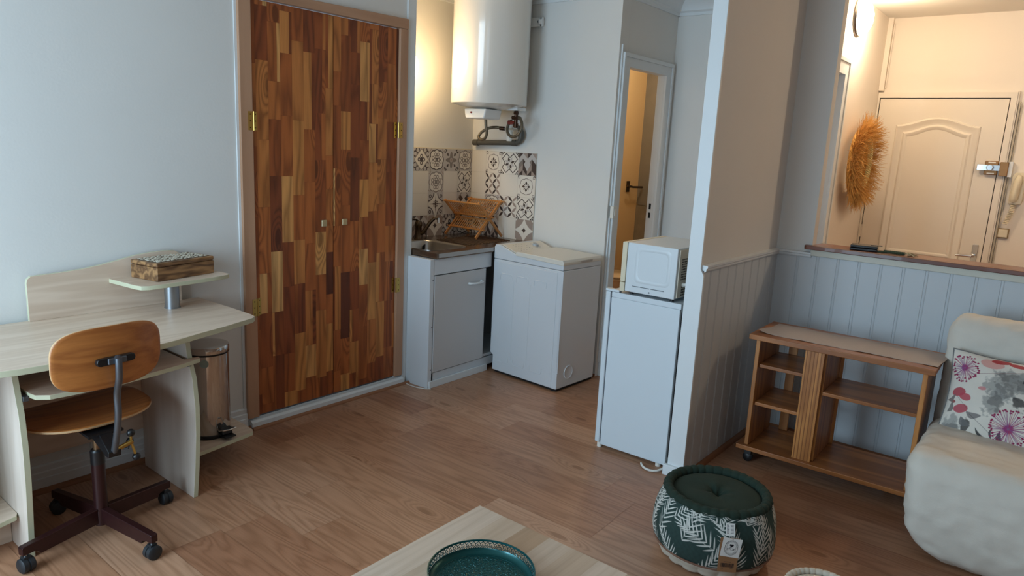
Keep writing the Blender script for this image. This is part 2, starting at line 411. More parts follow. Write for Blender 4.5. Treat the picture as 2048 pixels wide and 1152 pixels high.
# casing of the opening between corridor and hall
m = MB()
m.prism([(4.16, 0), (4.16, 2.188), (4.945, 2.188), (4.945, 0), (4.8805, 0), (4.8805, 2.1105), (4.2405, 2.1105), (4.2405, 0)], 'x', 1.8702, 1.885)
m.prism([(4.14, 0), (4.14, 2.21), (4.967, 2.21), (4.967, 0), (4.9455, 0), (4.9455, 2.1885), (4.1595, 2.1885), (4.1595, 0)], 'x', 1.8702, 1.893)
m.prism([(4.2205, 0), (4.2205, 2.1295), (4.8995, 2.1295), (4.8995, 0), (4.880, 0), (4.880, 2.110), (4.240, 2.110), (4.240, 0)], 'x', 1.798, 1.8700)
struct(m.build('door_3', TRIMW, smooth=0))
# boxed pipe in the hall corner
m = MB(); m.box(1.8702, 1.905, 5.93, 5.9698, 2.10, H).cyl((1.912, 5.955, 2.12), (1.912, 5.955, 2.6), .005, n=8)
struct(m.build('trim_5', HALLW))

# partition end board, its foot block, and the wainscot with its grooves
m = MB()
m.prism([(1.878, 0), (1.962, 0), (1.962, 1.0), (1.945, 1.028), (1.945, H), (1.878, H)], 'y', 2.708, 2.7236)
struct(m.build('trim_6', TRIMW, bevel=.002))
struct(Bx(1.862, 1.97, 2.69, 2.712, 0, .055).build('trim_7', TRIMW, bevel=.004))
def wainscot(axis, a, b, pos, s, z0, z1, first, step, name):
    """tongue and groove boards: one profile run along the wall with a V groove and a bead at every joint"""
    pts = [(a, pos)]; g = first
    while g < b:
        if g > a+.012:
            pts += [(g-.006, pos+s*.011), (g-.0045, pos+s*.0075), (g-.002, pos+s*.0075), (g, pos+s*.0102), (g+.004, pos+s*.0108), (g+.0065, pos+s*.0102), (g+.0085, pos+s*.0085), (g+.0105, pos+s*.011)]
        g += step
    pts = [(a, pos+s*.011)]+pts[1:]+[(b, pos+s*.011), (b, pos), (a, pos)]
    if axis == 'y': pts = [(q, p) for p, q in pts]
    m = MB(); m.prism(pts, 'z', z0, z1); return struct(m.build(name, PANEL, smooth=0))
wainscot('y', 2.7236, 3.732, 1.945, 1, 0, 1.02, 2.80, .1054, 'wall_wainscot_partition')
wainscot('x', 1.956, 4.7, 3.732, -1, 0, 1.03, 2.068-.1054, .1054, 'wall_wainscot_half_wall')
m = MB(); m.prism([(1.943, 1.015), (1.962, 1.015), (1.966, 1.022), (1.966, 1.03), (1.972, 1.034), (1.972, 1.044), (1.943, 1.046)], 'y', 2.7236, 3.732)
struct(m.build('trim_8', TRIMW, smooth=20))
m = MB(); m.prism([(3.733, 1.015), (3.715, 1.015), (3.710, 1.022), (3.710, 1.03), (3.702, 1.034), (3.702, 1.044), (3.733, 1.046)], 'x', 1.96, 2.14)
struct(m.build('trim_9', TRIMW, smooth=20))
struct(Bx(2.135, 4.7, 3.705, 3.733, 1.028, 1.0615).build('trim_10', mat('cream_trim_paint', srgb(206, 204, 190), .5), bevel=.003))
# timber quarter rounds at the floor
def qround(axis, a, b, pos, s, name, r=.02, z=0, mt=None):
    poly = [(pos, z), (pos+s*r, z), (pos+s*r*.97, z+r*.35), (pos+s*r*.7, z+r*.75), (pos+s*r*.3, z+r), (pos, z+r)]
    m = MB(); m.prism(poly, axis, a, b); return struct(m.build(name, mt or QROUND, smooth=50))
qround('y', -2.1, 1.60, .018, 1, 'trim_11')
qround('y', 1.60, 2.72, .042, 1, 'trim_12', .014)
qround('y', 2.73, 3.71, 1.957, 1, 'trim_13', .022)
qround('x', 1.96, 4.6, 3.72, -1, 'trim_14', .022)
qround('x', .30, .82, 3.73, -1, 'trim_15', .018)
m = MB(); m.prism([(0, 0), (.018, 0), (.018, .06), (.014, .063), (.014, .085), (.010, .09), (.010, .112), (.004, .118), (0, .118)], 'y', -2.05, 1.59)
struct(m.build('baseboard_left', TRIMW, smooth=20))
# tall white edge of the wall beside the kitchen recess
struct(Bx(0, .012, 2.675, 2.741, .0, H).build('trim_16', TRIMW, bevel=.002))
struct(Bx(-.0, .006, 1.575, 1.592, .0, H).build('trim_17', TRIMW, bevel=.002))

# ------------------------------------------------------------------ entrance door
d1 = empty('door_1', (2.31, 5.97, 0), kind='structure')
DP = mat('cream_door_paint', srgb(228, 218, 202), .42, var=.02, vscale=6)
m = MB()
m.prism([(1.872, 0), (1.872, 2.085), (2.775, 2.085), (2.775, 0), (2.738, 0), (2.738, 2.046), (1.885, 2.046), (1.885, 0)], 'y', 5.943, 5.9698)
m.prism([(2.7755, 0), (2.7755, 2.094), (2.785, 2.094), (2.785, 0)], 'y', 5.95, 5.9698)
m.build('door_frame', DP, d1, smooth=0)
Bx(1.8905, 2.7325, 5.952, 5.985, .008, 2.040).build('door_leaf', DP, d1, bevel=.002)
Bx(1.886, 2.737, 5.962, 5.97, .004, 2.045).build('door_gap', DARK, d1)
def arch(x0, x1, z1, rise, n=18):
    out = []
    for i in range(n+1):
        t = i/n; out.append((x0+(x1-x0)*t, z1+rise*(.5-.5*math.cos(2*PI*t))**.9))
    return out
def moulding(x0, x1, z0, z1, rise, name):
    # raised bevelled frame round the door's sunk field
    m = MB()
    prof = [(0, 0), (.004, .009), (.012, .013), (.022, .010), (.040, .0005), (.052, .0005), (.064, .011), (.070, .0105), (.086, .0002)]
    loops = []
    for (ins, h) in prof:
        L_ = arch(x0+ins, x1-ins, z1-ins, rise*(1-ins*.9))
        L_ = [(x0+ins, z0+ins)]+L_+[(x1-ins, z0+ins)]
        loops.append([(p[0], 5.952-h, p[1]) for p in L_])
    n = len(loops[0]); vs = [v for l in loops for v in l]; fs = []
    for k in range(len(loops)-1):
        for i in range(n): fs.append((k*n+i, k*n+(i+1) % n, (k+1)*n+(i+1) % n, (k+1)*n+i))
    m.add(vs, fs); m.build(name, DP, d1, smooth=30)
moulding(2.030, 2.590, .80, 1.842, .062, 'door_panel_moulding')
moulding(2.030, 2.590, .22, .66, .0, 'door_panel_moulding')
m = MB(); m.box(2.668, 2.706, 5.944, 5.952, .80, .985); m.build('handle_plate', CHROME, d1, bevel=.003)
m = MB(); m.tube([(2.687, 5.944, .90), (2.687, 5.905, .90), (2.675, 5.893, .90), (2.575, 5.893, .897)], .0095, 12); m.build('door_handle', CHROME, d1)
m = MB()
for z in (1.75, 1.0, .25): m.cyl((1.8875, 5.945, z-.05), (1.8875, 5.945, z+.05), .006, n=10)
m.each('hinge_pin', DP, d1)

# rim lock
LB = mat('brown_lock_case', srgb(150, 112, 70), .4, .5)
t = empty('rim_lock', (2.70, 5.952, 1.51), 'brown and chrome rim lock screwed across the edge of the cream entrance door', 'lock')
Bx(2.655, 2.737, 5.925, 5.952, 1.50, 1.60).build('lock_case', LB, t, bevel=.006)
Bx(2.748, 2.80, 5.915, 5.944, 1.495, 1.595).build('keeper', LB, t, bevel=.004)
Bx(2.61, 2.775, 5.918, 5.93, 1.530, 1.572).build('bolt', CHROME, t, bevel=.002)
m = MB(); m.lathe([(.0, -.05), (.018, -.05), (.022, -.044), (.022, -.02), (.016, 0)], (2.692, 5.925, 1.552), 20, 'y'); m.build('turn_knob', CHROME, t)
m = MB(); m.box(2.675, 2.72, 5.9235, 5.9255, 1.585, 1.594).box(2.675, 2.72, 5.9235, 5.9255, 1.506, 1.515); m.each('screw_cover', PLASTW, t)
Bx(2.80, 2.825, 5.93, 5.97, 1.49, 1.60).build('keeper_packing', TRIMW, t, bevel=.002)

# cable trunking beside the door, intercom handset, switch
struct(MB().box(2.79, 2.802, 5.955, 5.97, .3, 2.02).box(2.806, 2.812, 5.96, 5.97, .3, 2.0).build('trim_18', mat('old_trunking', srgb(178, 168, 150), .6), bevel=.001))
t = empty('intercom_handset', (2.86, 5.97, 1.42), 'beige wall intercom handset with a coiled cord right of the entrance door', 'intercom')
m = MB(); m.prism([(2.835, 1.30), (2.912, 1.30), (2.918, 1.33), (2.918, 1.50), (2.905, 1.525), (2.85, 1.525), (2.833, 1.50)], 'y', 5.935, 5.97); m.build('base', PLASTC, t, bevel=.006)
m = MB(); pts = [(2.862, 5.915, 1.31), (2.864, 5.905, 1.35), (2.868, 5.902, 1.41), (2.874, 5.905, 1.47), (2.878, 5.92, 1.515)]
m.tube(pts, [.022, .027, .023, .026, .018], 14); m.build('handset', PLASTC, t, subsurf=1)
pts = [(2.868+.014*math.cos(a*2*PI/1.0)+.0*a, 5.935+.014*math.sin(a*2*PI), 1.30-.012*a+.0*math.sin(a)) for a in [i/10 for i in range(0, 121)]]
pts = [(p[0]-.03*(i/120)**2, p[1], p[2]) for i, p in enumerate(pts)]
m = MB(); m.tube(pts, .0035, 6); m.build('coiled_cord', PLASTC, t)
t = empty('light_switch', (2.838, 5.97, 1.085), 'small square beige wall switch below the intercom handset', 'switch')
Bx(2.802, 2.874, 5.955, 5.97, 1.05, 1.122).build('switch_plate', mat('switch_edge', srgb(150, 124, 80), .4), t, bevel=.003)
Bx(2.809, 2.867, 5.949, 5.956, 1.057, 1.115).build('rocker', PLASTC, t, bevel=.003)
t = empty('cupboard_latch', (3.03, 5.97, .93), 'tiny dark latch low on the hall wall at the right picture edge', 'latch')
Bx(3.00, 3.05, 5.952, 5.97, .92, .955).build('latch_plate', LB, t, bevel=.002)
m = MB(); m.cyl((3.028, 5.952, .937), (3.028, 5.938, .937), .008, n=10); m.build('latch_knob', BLACK, t)

# hall lamp
GL = mat('lit_opal_glass', (1, .9, .75, 1), .4, emit=(1, .80, .50, 1), es=9)
t = empty('hall_wall_lamp', (1.87, 5.05, 2.5), 'lit round opal wall lamp high on the hall wall near the ceiling', 'lamp')
m = MB(); m.lathe([(.125, 0), (.128, .008), (.12, .02)], (1.87, 5.05, 2.5), 36, 'x'); m.build('lamp_base', STEEL, t)
m = MB(); m.lathe([(.118, .018), (.116, .035), (.1, .062), (.07, .082), (.035, .092), (.0001, .095)], (1.87, 5.05, 2.5), 36, 'x'); m.build('lamp_shade', GL, t)

# straw wreath
STR = mat('golden_straw', srgb(216, 164, 88), .7, var=.4, vscale=60)
STR2 = mat('pale_plaited_straw', srgb(214, 196, 140), .7, var=.25, vscale=80)
t = empty('straw_wreath', (1.87, 5.36, 1.54), 'shaggy golden straw wreath hanging on the hall wall left of the entrance door', 'wreath')
random.seed(5)
cy, cz, Rm = 5.36, 1.54, .185
m = MB()
ring = [(1.93, cy+Rm*math.cos(a), cz+(Rm+.03)*math.sin(a)) for a in [2*PI*i/48 for i in range(48)]]
m.tube(ring, .030, 10, True); m.build('straw_core', STR, t)
m = MB()
for i in range(1900):
    a = random.random()*2*PI; b = random.uniform(-1.5, 2.0)
    c = Vector((1.93, cy+Rm*math.cos(a), cz+(Rm+.03)*math.sin(a)))
    rad = Vector((0, math.cos(a), math.sin(a)))
    out = (rad*math.cos(b)+Vector((1, 0, 0))*abs(math.sin(b))).normalized()
    tan = Vector((0, -math.sin(a), math.cos(a)))
    ln = random.uniform(.05, .14)
    d = (out+tan*random.uniform(-.7, .7)+Vector((0, 0, -.25 if math.sin(a) < 0 else .1))).normalized()
    p0 = c+out*.03; p1 = p0+d*ln*.55; p2 = p1+(d+Vector((random.uniform(-.3, .3), random.uniform(-.3, .3), random.uniform(-.5, .2)))).normalized()*ln*.45
    for p in (p0, p1, p2):
        p.x = max(1.874, p.x); p.y = min(5.93, p.y)
    m.tube([p0, p1, p2], [.0021, .0016, .0007], 3)
tag(m.build('straw_fringe', STR, t), kind='stuff')
m = MB()
for k in range(3):
    pts = [(1.975+.012*math.sin(a*22+k*2.1), cy+(Rm-.045+.012*math.cos(a*22+k*2.1))*math.cos(a), cz+(Rm-.01)*math.sin(a)) for a in [2*PI*i/160 for i in range(160)]]
    m.tube(pts, .008, 5, True)
m.build('plait', STR2, t)

# ------------------------------------------------------------------ counter on the half wall, things on it
m = MB(); m.prism([(2.10, 3.705), (2.112, 3.69), (4.68, 3.69), (4.68, 3.885), (2.14, 3.885), (2.136, 3.82), (2.136, 3.731), (2.10, 3.731)], 'z', 1.0620, 1.084)
t = m.build('bar_counter', MAHOG, bevel=.003); tag(t, 'long reddish wooden counter board on top of the panelled half wall', 'counter')
LEA = mat('black_leather', srgb(20, 19, 20), .35, bump=.4, bscale=200)
t = empty('wallet', (2.385, 3.785, 1.084), 'black folded leather wallet lying on the wooden counter', 'wallet', rz=.15)
m = MB()
poly = [(-.06, 0), (.06, 0), (.06, .010), (-.06, .013)]
m.box(-.068, .066, -.045, .045, .0005, .014); m.build('wallet_back', LEA, t, bevel=.004, seg=3, local=True)
m = MB(); m.box(-.066, .064, -.043, .043, .015, .029); m.build('wallet_flap', LEA, t, bevel=.004, seg=3, local=True)
m = MB(); m.box(.03, .084, -.012, .012, .0292, .0325); m.build('closing_strap', LEA, t, bevel=.001, local=True)
GR = mat('green_cord', srgb(62, 74, 52), .8, var=.3, vscale=120)
JU = mat('natural_jute', srgb(190, 170, 130), .8, var=.2, vscale=120)
t = empty('braided_charm', (2.54, 3.765, 1.084), 'green braided cord charm with pale frayed end lying beside the wallet', 'charm')
MS = Matrix.Translation((.045, -.02, 0)); m = MB(); m.X = MS
for k in range(3):
    pts = [(2.44+.095*i/40, 3.785+.007*math.sin(i*.55+k*2.09), 1.0925+.0035*math.cos(i*.55+k*2.09)) for i in range(41)]
    m.tube(pts, .005, 6)
pts = [(2.44+.016*math.cos(a)-.014, 3.785+.016*math.sin(a), 1.089) for a in [2*PI*i/16 for i in range(16)]]
m.tube(pts, .0045, 6, True); m.build('braid', GR, t)
m = MB(); m.X = MS
for i in range(16):
    a = random.uniform(-1, 1); l = random.uniform(.03, .065)
    m.tube([(2.533, 3.785, 1.09), (2.533+l*.5*math.cos(a), 3.785+l*.5*math.sin(a), 1.098), (2.533+l*math.cos(a), 3.785+l*math.sin(a), 1.087)], .0022, 5)
pts = [(2.56+.012*math.cos(a), 3.80+.012*math.sin(a), 1.090) for a in [2*PI*i/14 for i in range(14)]]
m.tube(pts, .003, 5, True); m.build('frayed_end', JU, t)
# ================================================================== BUILT-IN CLOSET
cl = empty('built_in_closet', (0, 2.13, 0), 'tall built-in closet with two patchwork acacia stave doors in a timber frame', 'closet')
m = MB(); m.box(-.02, .022, 1.589, 1.656, .055, 2.165); m.build('frame_post', CASING, cl, bevel=.004)
m = MB(); m.box(-.02, .022, 2.611, 2.673, .055, 2.170); m.build('frame_post', CASING, cl, bevel=.004)
m = MB(); m.prism([(1.589, 2.168), (2.673, 2.170), (2.673, 2.228), (1.589, 2.206)], 'x', -.02, .024)
m.build('frame_head', woodmat('casing_timber_level', srgb(188, 146, 116), srgb(164, 122, 92), 'Y', 16, .1, .5), cl, bevel=.004)
m = MB(); m.prism([(-.10, .013), (.042, .013), (.042, .036), (.030, .046), (.012, .046), (.010, .036), (.004, .036), (.002, .050), (-.006, .050), (-.008, .034), (-.10, .034)], 'y', 1.60, 2.67)
m.build('threshold', TRIMW, cl, smooth=20)
m = MB(); m.box(-.006, .003, 1.66, 2.608, .0515, .058); m.build('bottom_rail', GREYM, cl)
random.seed(21)
for (y0, y1, hinge_y, ky) in [(1.660, 2.1425, 1.658, 2.077), (2.146, 2.608, 2.609, 2.217)]:
    dg = bpy.data.objects.new('door', None)
    mb = MB(); seeds = []; tints = []
    w = (y1-y0)/7.0
    c = 0; y = y0
    edges = [y0]
    off = random.uniform(.2, .9)*w
    yq = y0+off
    while yq < y1-.012:
        edges.append(yq); yq += w
    edges.append(y1)
    for k in range(len(edges)-1):
        a, b = edges[k], edges[k+1]
        z = .060-random.uniform(0, .3)
        while z < 2.163:
            L_ = random.uniform(.17, .40); z1 = z+L_
            q0, q1 = max(z, .060), min(z1, 2.163)
            if q1-q0 > .004:
                tint = min(1, max(0, random.gauss(.50, .24)))
                strips = [(a, b, tint)]
                if b-a > .04 and random.random() < .28:    # a strip of sapwood along one edge of the stave
                    sw = random.uniform(.2, .4)*(b-a)
                    t2 = min(1, tint+random.uniform(.25, .5)) if tint < .6 else max(0, tint-.45)
                    strips = [(a, b-sw, tint), (b-sw, b, t2)] if random.random() < .5 else [(a, a+sw, t2), (a+sw, b, tint)]
                for (p, q, tt) in strips:
                    mb.add([(.006, p+.0002, q0+.0004), (.006, q-.0002, q0+.0004), (.006, q-.0002, q1-.0004), (.006, p+.0002, q1-.0004)], [(0, 1, 2, 3)])
                    seeds.append(random.random()*3); tints.append(tt)
            z = z1
    mb.box(-.02, .0055, y0, y1, .060, 2.163); seeds += [.3]*6; tints += [.2]*6
    d = mb.build('door', BUTCH, cl, smooth=0); faceattr(d, 'seed', seeds); faceattr(d, 'tint', tints)
    bpy.data.objects.remove(dg)
    k = MB(); k.box(.010, .020, ky-.017, ky+.017, 1.048, 1.084); k.cyl((.006, ky, 1.066), (.012, ky, 1.066), .008, n=12)
    k.build('knob', SATIN, d, bevel=.005, seg=3)
    zs = (1.592, .653)
    for hz in zs:
        h = MB(); yc = hinge_y
        h.box(.0225, .0245, yc-.030, yc-.004, hz-.045, hz+.045) if yc < 2 else h.box(.0225, .0245, yc+.004, yc+.026, hz-.045, hz+.045)
        h.box(.0062, .008, yc+.004, yc+.028, hz-.045, hz+.045) if yc < 2 else h.box(.0062, .008, yc-.024, yc-.004, hz-.045, hz+.045)
        h.cyl((.0225, yc+(.002 if yc < 2 else -.002), hz-.046), (.0225, yc+(.002 if yc < 2 else -.002), hz+.046), .0055, n=10)
        hb = h.build('hinge', BRASS, d)
        s_ = MB()
        for dz in (-.032, 0, .032):
            for (xx, yy_) in ((.0245, yc-.019 if yc < 2 else yc+.016), (.008, yc+.018 if yc < 2 else yc-.015)):
                s_.cyl((xx, yy_, hz+dz), (xx+.0008, yy_, hz+dz), .0035, n=8)
        s_.each('screw', mat('dark_screw', srgb(90, 70, 40), .4, .8), hb)

# ================================================================== KITCHEN
# --- splashback of printed tiles
DKB = np.array(srgb(74, 62, 58)[:3]); TAU = np.array(srgb(158, 142, 132)[:3]); LG = np.array(srgb(190, 184, 180)[:3]); CR = np.array(srgb(222, 216, 206)[:3]); MG = np.array(srgb(128, 118, 112)[:3])
RES = 88
SS = 3
gu, gv = np.meshgrid((np.arange(RES*SS)+.5)/(RES*SS)*2-1, (np.arange(RES*SS)+.5)/(RES*SS)*2-1)
def paint(base): return np.ones((RES*SS, RES*SS, 3))*base
def rr(x, y, cx, cy): return np.hypot(x-cx, y-cy)
def pat(kind):
    u, v = gu, gv; a, b = np.abs(u), np.abs(v); r = np.hypot(u, v); th = np.arctan2(v, u)
    lo, hi = np.minimum(a, b), np.maximum(a, b)
    C = paint(CR)
    if kind == 1:      # clover in a diamond, scalloped dark frame
        C = paint(LG)
        s = np.minimum(rr(a, b, .62, .92), rr(a, b, .92, .62)); C[(a+b < .98)] = CR
        C[np.abs(a+b-.95) < .035] = MG
        q = np.minimum(rr(a, b, .5, .82), rr(a, b, .82, .5)); C[(np.abs(q-.24) < .055) & (a+b > 1.02)] = DKB
        cl_ = np.minimum.reduce([rr(lo, hi, 0, .30)]); C[cl_ < .19] = DKB; C[r < .2] = DKB; C[cl_ < .09] = CR
    elif kind in (2, 12):   # quatrefoil of interlaced scrolls
        C = paint(LG)
        outer = np.minimum(rr(lo, hi, 0, .52), rr(a, b, .42, .42))
        C[outer < .42] = CR
        C[np.abs(outer-.40) < .05] = DKB if kind == 12 else MG
        q = rr(lo, hi, .17, .48); C[np.abs(q-.14) < .04] = MG
        q = rr(lo, hi, 0, .2); C[np.abs(q-.16) < .04] = MG
        C[np.abs(rr(a, b, 1, 1)-.25) < .04] = TAU
    elif kind == 3:    # blossom with dark leaves
        C = paint(LG)
        pet = np.abs(np.cos(4*th))
        C[(r < .34+.42*np.abs(np.cos(2*th))**3) & (r > .2)] = MG
        d2_ = (np.abs(a-b) < .20*(1-np.abs(r-.72)/.22)) & (np.abs(r-.72) < .22); C[d2_] = DKB
        d3 = (lo < .09*(1-np.abs(hi-.52)/.3)*2) & (np.abs(hi-.52) < .3); C[d3] = MG
        C[r < .17] = TAU
        q = (a+b > 1.5) & (np.abs(a-b) < .3); C[q] = DKB; C[(a+b > 1.62) & (np.abs(a-b) < .05)] = CR
    elif kind == 4:    # zigzag frame, four blades
        f = np.abs(a-b)*.0
        star = np.maximum(a+.55*b*0, 0)
        edge = np.where(hi < .0, 0, 0)
        d_ = np.maximum((hi-.875*lo-.52)/1.33, (a+b-1.28)/1.414)
        C[d_ < 0] = CR; C[np.abs(d_) < .04] = DKB
        rot = lambda ang: (u*math.cos(ang)+v*math.sin(ang), -u*math.sin(ang)+v*math.cos(ang))
        for k in range(4):
            x, y = rot(k*PI/2+.35); q = (np.abs(y) < .13*(1-np.abs(x-.34)/.26)) & (np.abs(x-.34) < .26); C[q] = DKB
            x, y = rot(k*PI/2+.35+PI/4); q = (np.abs(y) < .15*(1-np.abs(x-.34)/.28)) & (np.abs(x-.34) < .28); C[q] = LG
        q = (np.abs(a-b) < .07) & (a+b > 1.6); C[q] = DKB
        q = (rr(a, b, .72, .98) < .09) | (rr(a, b, .98, .72) < .09); C[q] = DKB
    elif kind == 5:    # overlapping circles
        fx, fy = np.floor((u+1)*2), np.floor((v+1)*2); uu = (u+1)*2-fx-.5; vv = (v+1)*2-fy-.5
        def lens(x, y): return (np.hypot(x-.5, y) < .707*.99-.0) & (np.hypot(x+.5, y) < .707*.99)
        x, y = (uu+vv)/1.4142, (uu-vv)/1.4142
        l1 = (np.abs(y) < .23*(1-(x/.70)**2)); l2 = (np.abs(x) < .23*(1-(y/.70)**2))
        qd = (fx+fy) % 2 == 0
        C[l1 & qd] = DKB; C[l2 & ~qd & (fy % 2 == 0)] = TAU; C[l2 & ~qd & (fy % 2 == 1)] = DKB; C[l1 & qd & (fx % 2 == 1)] = TAU
    elif kind == 6:    # four-pointed star between taupe quarters
        q = (a**.62+b**.62) > 1.12; C[q] = TAU
        q = np.abs((a**.62+b**.62)-1.12) < .06; C[q] = CR
        C[np.abs(a-b)*1.0+np.abs(rr(a, b, 1, 1)) < .0] = CR
        C[(a**.6+b**.6) < .52] = DKB
        C[(rr(a, b, 1.0, 1.0) < .16)] = CR
    elif kind == 7:    # tumbling blocks
        xx = np.abs(u); s = .5
        k = np.floor((v+1)*1.0+.0+xx*s); fr = (v+1)+xx*s*np.where(np.mod(np.floor(xx*2), 2) == 0, 1, -1)
        band = np.mod(np.floor((v+1)*2+np.abs(np.mod(xx*2, 2)-1)*1.0), 4)
        left = np.mod((u+1)*2, 2) < 1
        C = paint(TAU)
        C[(band == 0) & left] = DKB; C[(band == 1) & ~left] = DKB
        C[(band == 2) & left] = MG; C[(band == 3) & ~left] = LG
        C[(band == 3) & left] = LG; C[(band == 2) & ~left] = DKB
        C[(a*1.6+b < .62)] = LG
    elif kind == 8:    # fine quatrefoil with a small cross
        outer = np.minimum(rr(lo, hi, 0, .38), rr(a, b, .3, .3)); C[np.abs(outer-.36) < .03] = MG
        for k in range(1):
            q = (lo < .13*(1-np.abs(hi-.3)/.2)) & (np.abs(hi-.3) < .2); C[q] = DKB
        q = (np.abs(a-b) < .11*(1-np.abs(r-.28)/.16)) & (np.abs(r-.28) < .16); C[q] = MG
        C[r < .06] = DKB
        q = (np.abs(np.maximum(np.abs(a-.84), np.abs(b-.84))-.1) < .022); C[q] = MG
        C[(a+b > 1.82)] = DKB
    elif kind == 9:    # starburst with corner loops
        C = paint(CR)
        C[(a**.7+b**.7) > 1.15] = LG
        for k in range(4):
            ang = k*PI/2; x = u*math.cos(ang)+v*math.sin(ang); y = -u*math.sin(ang)+v*math.cos(ang)
            C[(np.abs(y) < .06*(1-x/.95)) & (x > 0)] = DKB
        q = (np.abs(r-.27) < .07) & (np.abs(np.sin(4*th+PI/2)) > .45); C[q] = DKB
        C[(r < .15) & (r > .07)] = DKB
        q = rr(a, b, .72, .72); C[np.abs(q-.13) < .045] = DKB
        q = rr(a, b, 1.0, 1.0); C[np.abs(q-.72) < .045] = DKB
    elif kind == 10:   # dark M shape
        C = paint(LG); q = (hi < .72) & (lo < hi) & (hi > .25); C[q & (np.abs(a-b) < .3)] = DKB
        C[np.abs(a+b-1.3) < .06] = MG; C[(a+b < .5)] = CR
    if kind == 0: C = paint(CR)
    n_ = np.sin(gu*37.7+kind)*np.sin(gv*29.1)*.02
    C = np.clip(C*(1+n_[..., None]), 0, 1)
    return C.reshape(RES, SS, RES, SS, 3).mean(axis=(1, 3))
TM = colmat('printed_tile_glaze', .25)
def tile_wall(name, org, du, cols, widths, rows, th_, nrm):
    """org: top corner; du: unit vector along the wall; each tile a printed sheet joined into one wall facing"""
    allV = []; allC = []; F_ = []
    base = 0
    hgt = [(.157)]*4
    for r_, rw in enumerate(rows):
        z1 = org[2]-.157*r_; z0 = z1-.157
        s = 0
        for c_, k in enumerate(rw):
            w_ = widths[c_]; g = .0011
            n = RES if k else 2
            U_ = np.linspace(s+g, s+w_-g, n+1) if k else np.array([s+g, s+w_-g])
            Z_ = np.linspace(z0+g, z1-g, n+1) if k else np.array([z0+g, z1-g])
            m1, m2 = len(U_), len(Z_)
            P = np.zeros((m2, m1, 3)); P[..., 0] = org[0]+du[0]*U_[None, :]+nrm[0]*th_; P[..., 1] = org[1]+du[1]*U_[None, :]+nrm[1]*th_; P[..., 2] = Z_[:, None]
            allV.append(P.reshape(-1, 3))
            Ck = pat(k)
            for j in range(m2-1):
                for i in range(m1-1):
                    a_ = base+j*m1+i; F_.append((a_, a_+1, a_+m1+1, a_+m1))
            allC.append(Ck.reshape(-1, 3) if k else np.array([CR*.98]))
            base += m1*m2; s += w_
    V = np.concatenate(allV); Fc = np.concatenate(allC)
    me = bpy.data.meshes.new(name); me.from_pydata(V.tolist(), [], F_)
    me.materials.append(TM)
    at = me.attributes.new('print', 'FLOAT_COLOR', 'FACE'); c4 = np.ones((len(Fc), 4), dtype=np.float32); c4[:, :3] = Fc; at.data.foreach_set('color', c4.ravel())
    o_ = bpy.data.objects.new(name, me); COL.objects.link(o_); return struct(o_)
GROUT = mat('grout', srgb(196, 190, 178), .8)
tile_wall('wall_splashback_left', (-.394, 2.97, 1.488), (0, 1), None, [.15, .147, .154, .147, .150],
          [[0, 1, 12, 3, 2], [0, 0, 2, 0, 4], [0, 0, 9, 0, 10], [7, 7, 6, 1, 12]], .0075, (1, 0))
tile_wall('wall_splashback_back', (-.388, 3.73, 1.488), (1, 0), None, [.141, .145, .163, .159],
          [[0, 8, 4, 7], [0, 5, 0, 8], [0, 2, 5, 4], [1, 7, 0, 6]], .0075, (0, -1))
struct(Bx(-.394, -.3875, 2.75, 3.73, .86, 1.489).build('trim_19', GROUT))
struct(Bx(-.394, .222, 3.7235, 3.73, .86, 1.489).build('trim_20', GROUT))

# --- sink cabinet
t = empty('sink_cabinet', (-.09, 3.02, 0), 'white sink base cabinet with one door and a bow handle, left of the washing machine', 'cabinet')
m = MB(); m.box(-.385, .205, 2.745, 2.763, .03, .828).box(-.385, .205, 3.70, 3.718, .03, .828).box(-.385, .205, 2.763, 3.70, .10, .118).box(-.385, -.375, 2.763, 3.70, .1, .828)
m.build('carcass', MELA, t, bevel=.001)
m = MB(); m.box(.014, .2135, 2.710, 2.744, .0, .828); m.build('side_filler', MELA, t, bevel=.002)
m = MB(); m.box(.1955, .2125, 2.746, 3.29, .728, .828); m.build('front_rail', MELA, t, bevel=.0015)
d = MB().box(.197, .215, 2.752, 3.235, .098, .722).build('door', mat('grey_white_door', srgb(196, 196, 196), .4), t, bevel=.002)
m = MB(); m.tube([(.215, 3.065, .640), (.230, 3.07, .639), (.243, 3.10, .6385), (.243, 3.15, .6385), (.236, 3.18, .640), (.215, 3.190, .641)], [.008, .008, .0075, .0075, .010, .0115], 10)
m.build('handle', TRIMW, d)
m = MB(); m.box(.19, .205, 2.746, 3.70, .035, .092); m.build('plinth', MELA, t, bevel=.001)
m = MB(); m.box(.2085, .222, 2.722, 3.28, .0, .045); m.build('plinth_strip', TRIMW, t, bevel=.002)
m = MB()
for z in (.12, .40, .70): m.cyl((.2145, 2.735, z), (.2165, 2.735, z), .004, n=8)
m.each('screw_cap', GREYM, t)
MARB = mat('brown_marbled_steel', srgb(112, 92, 76), .2, .75, var=.3, vscale=18)
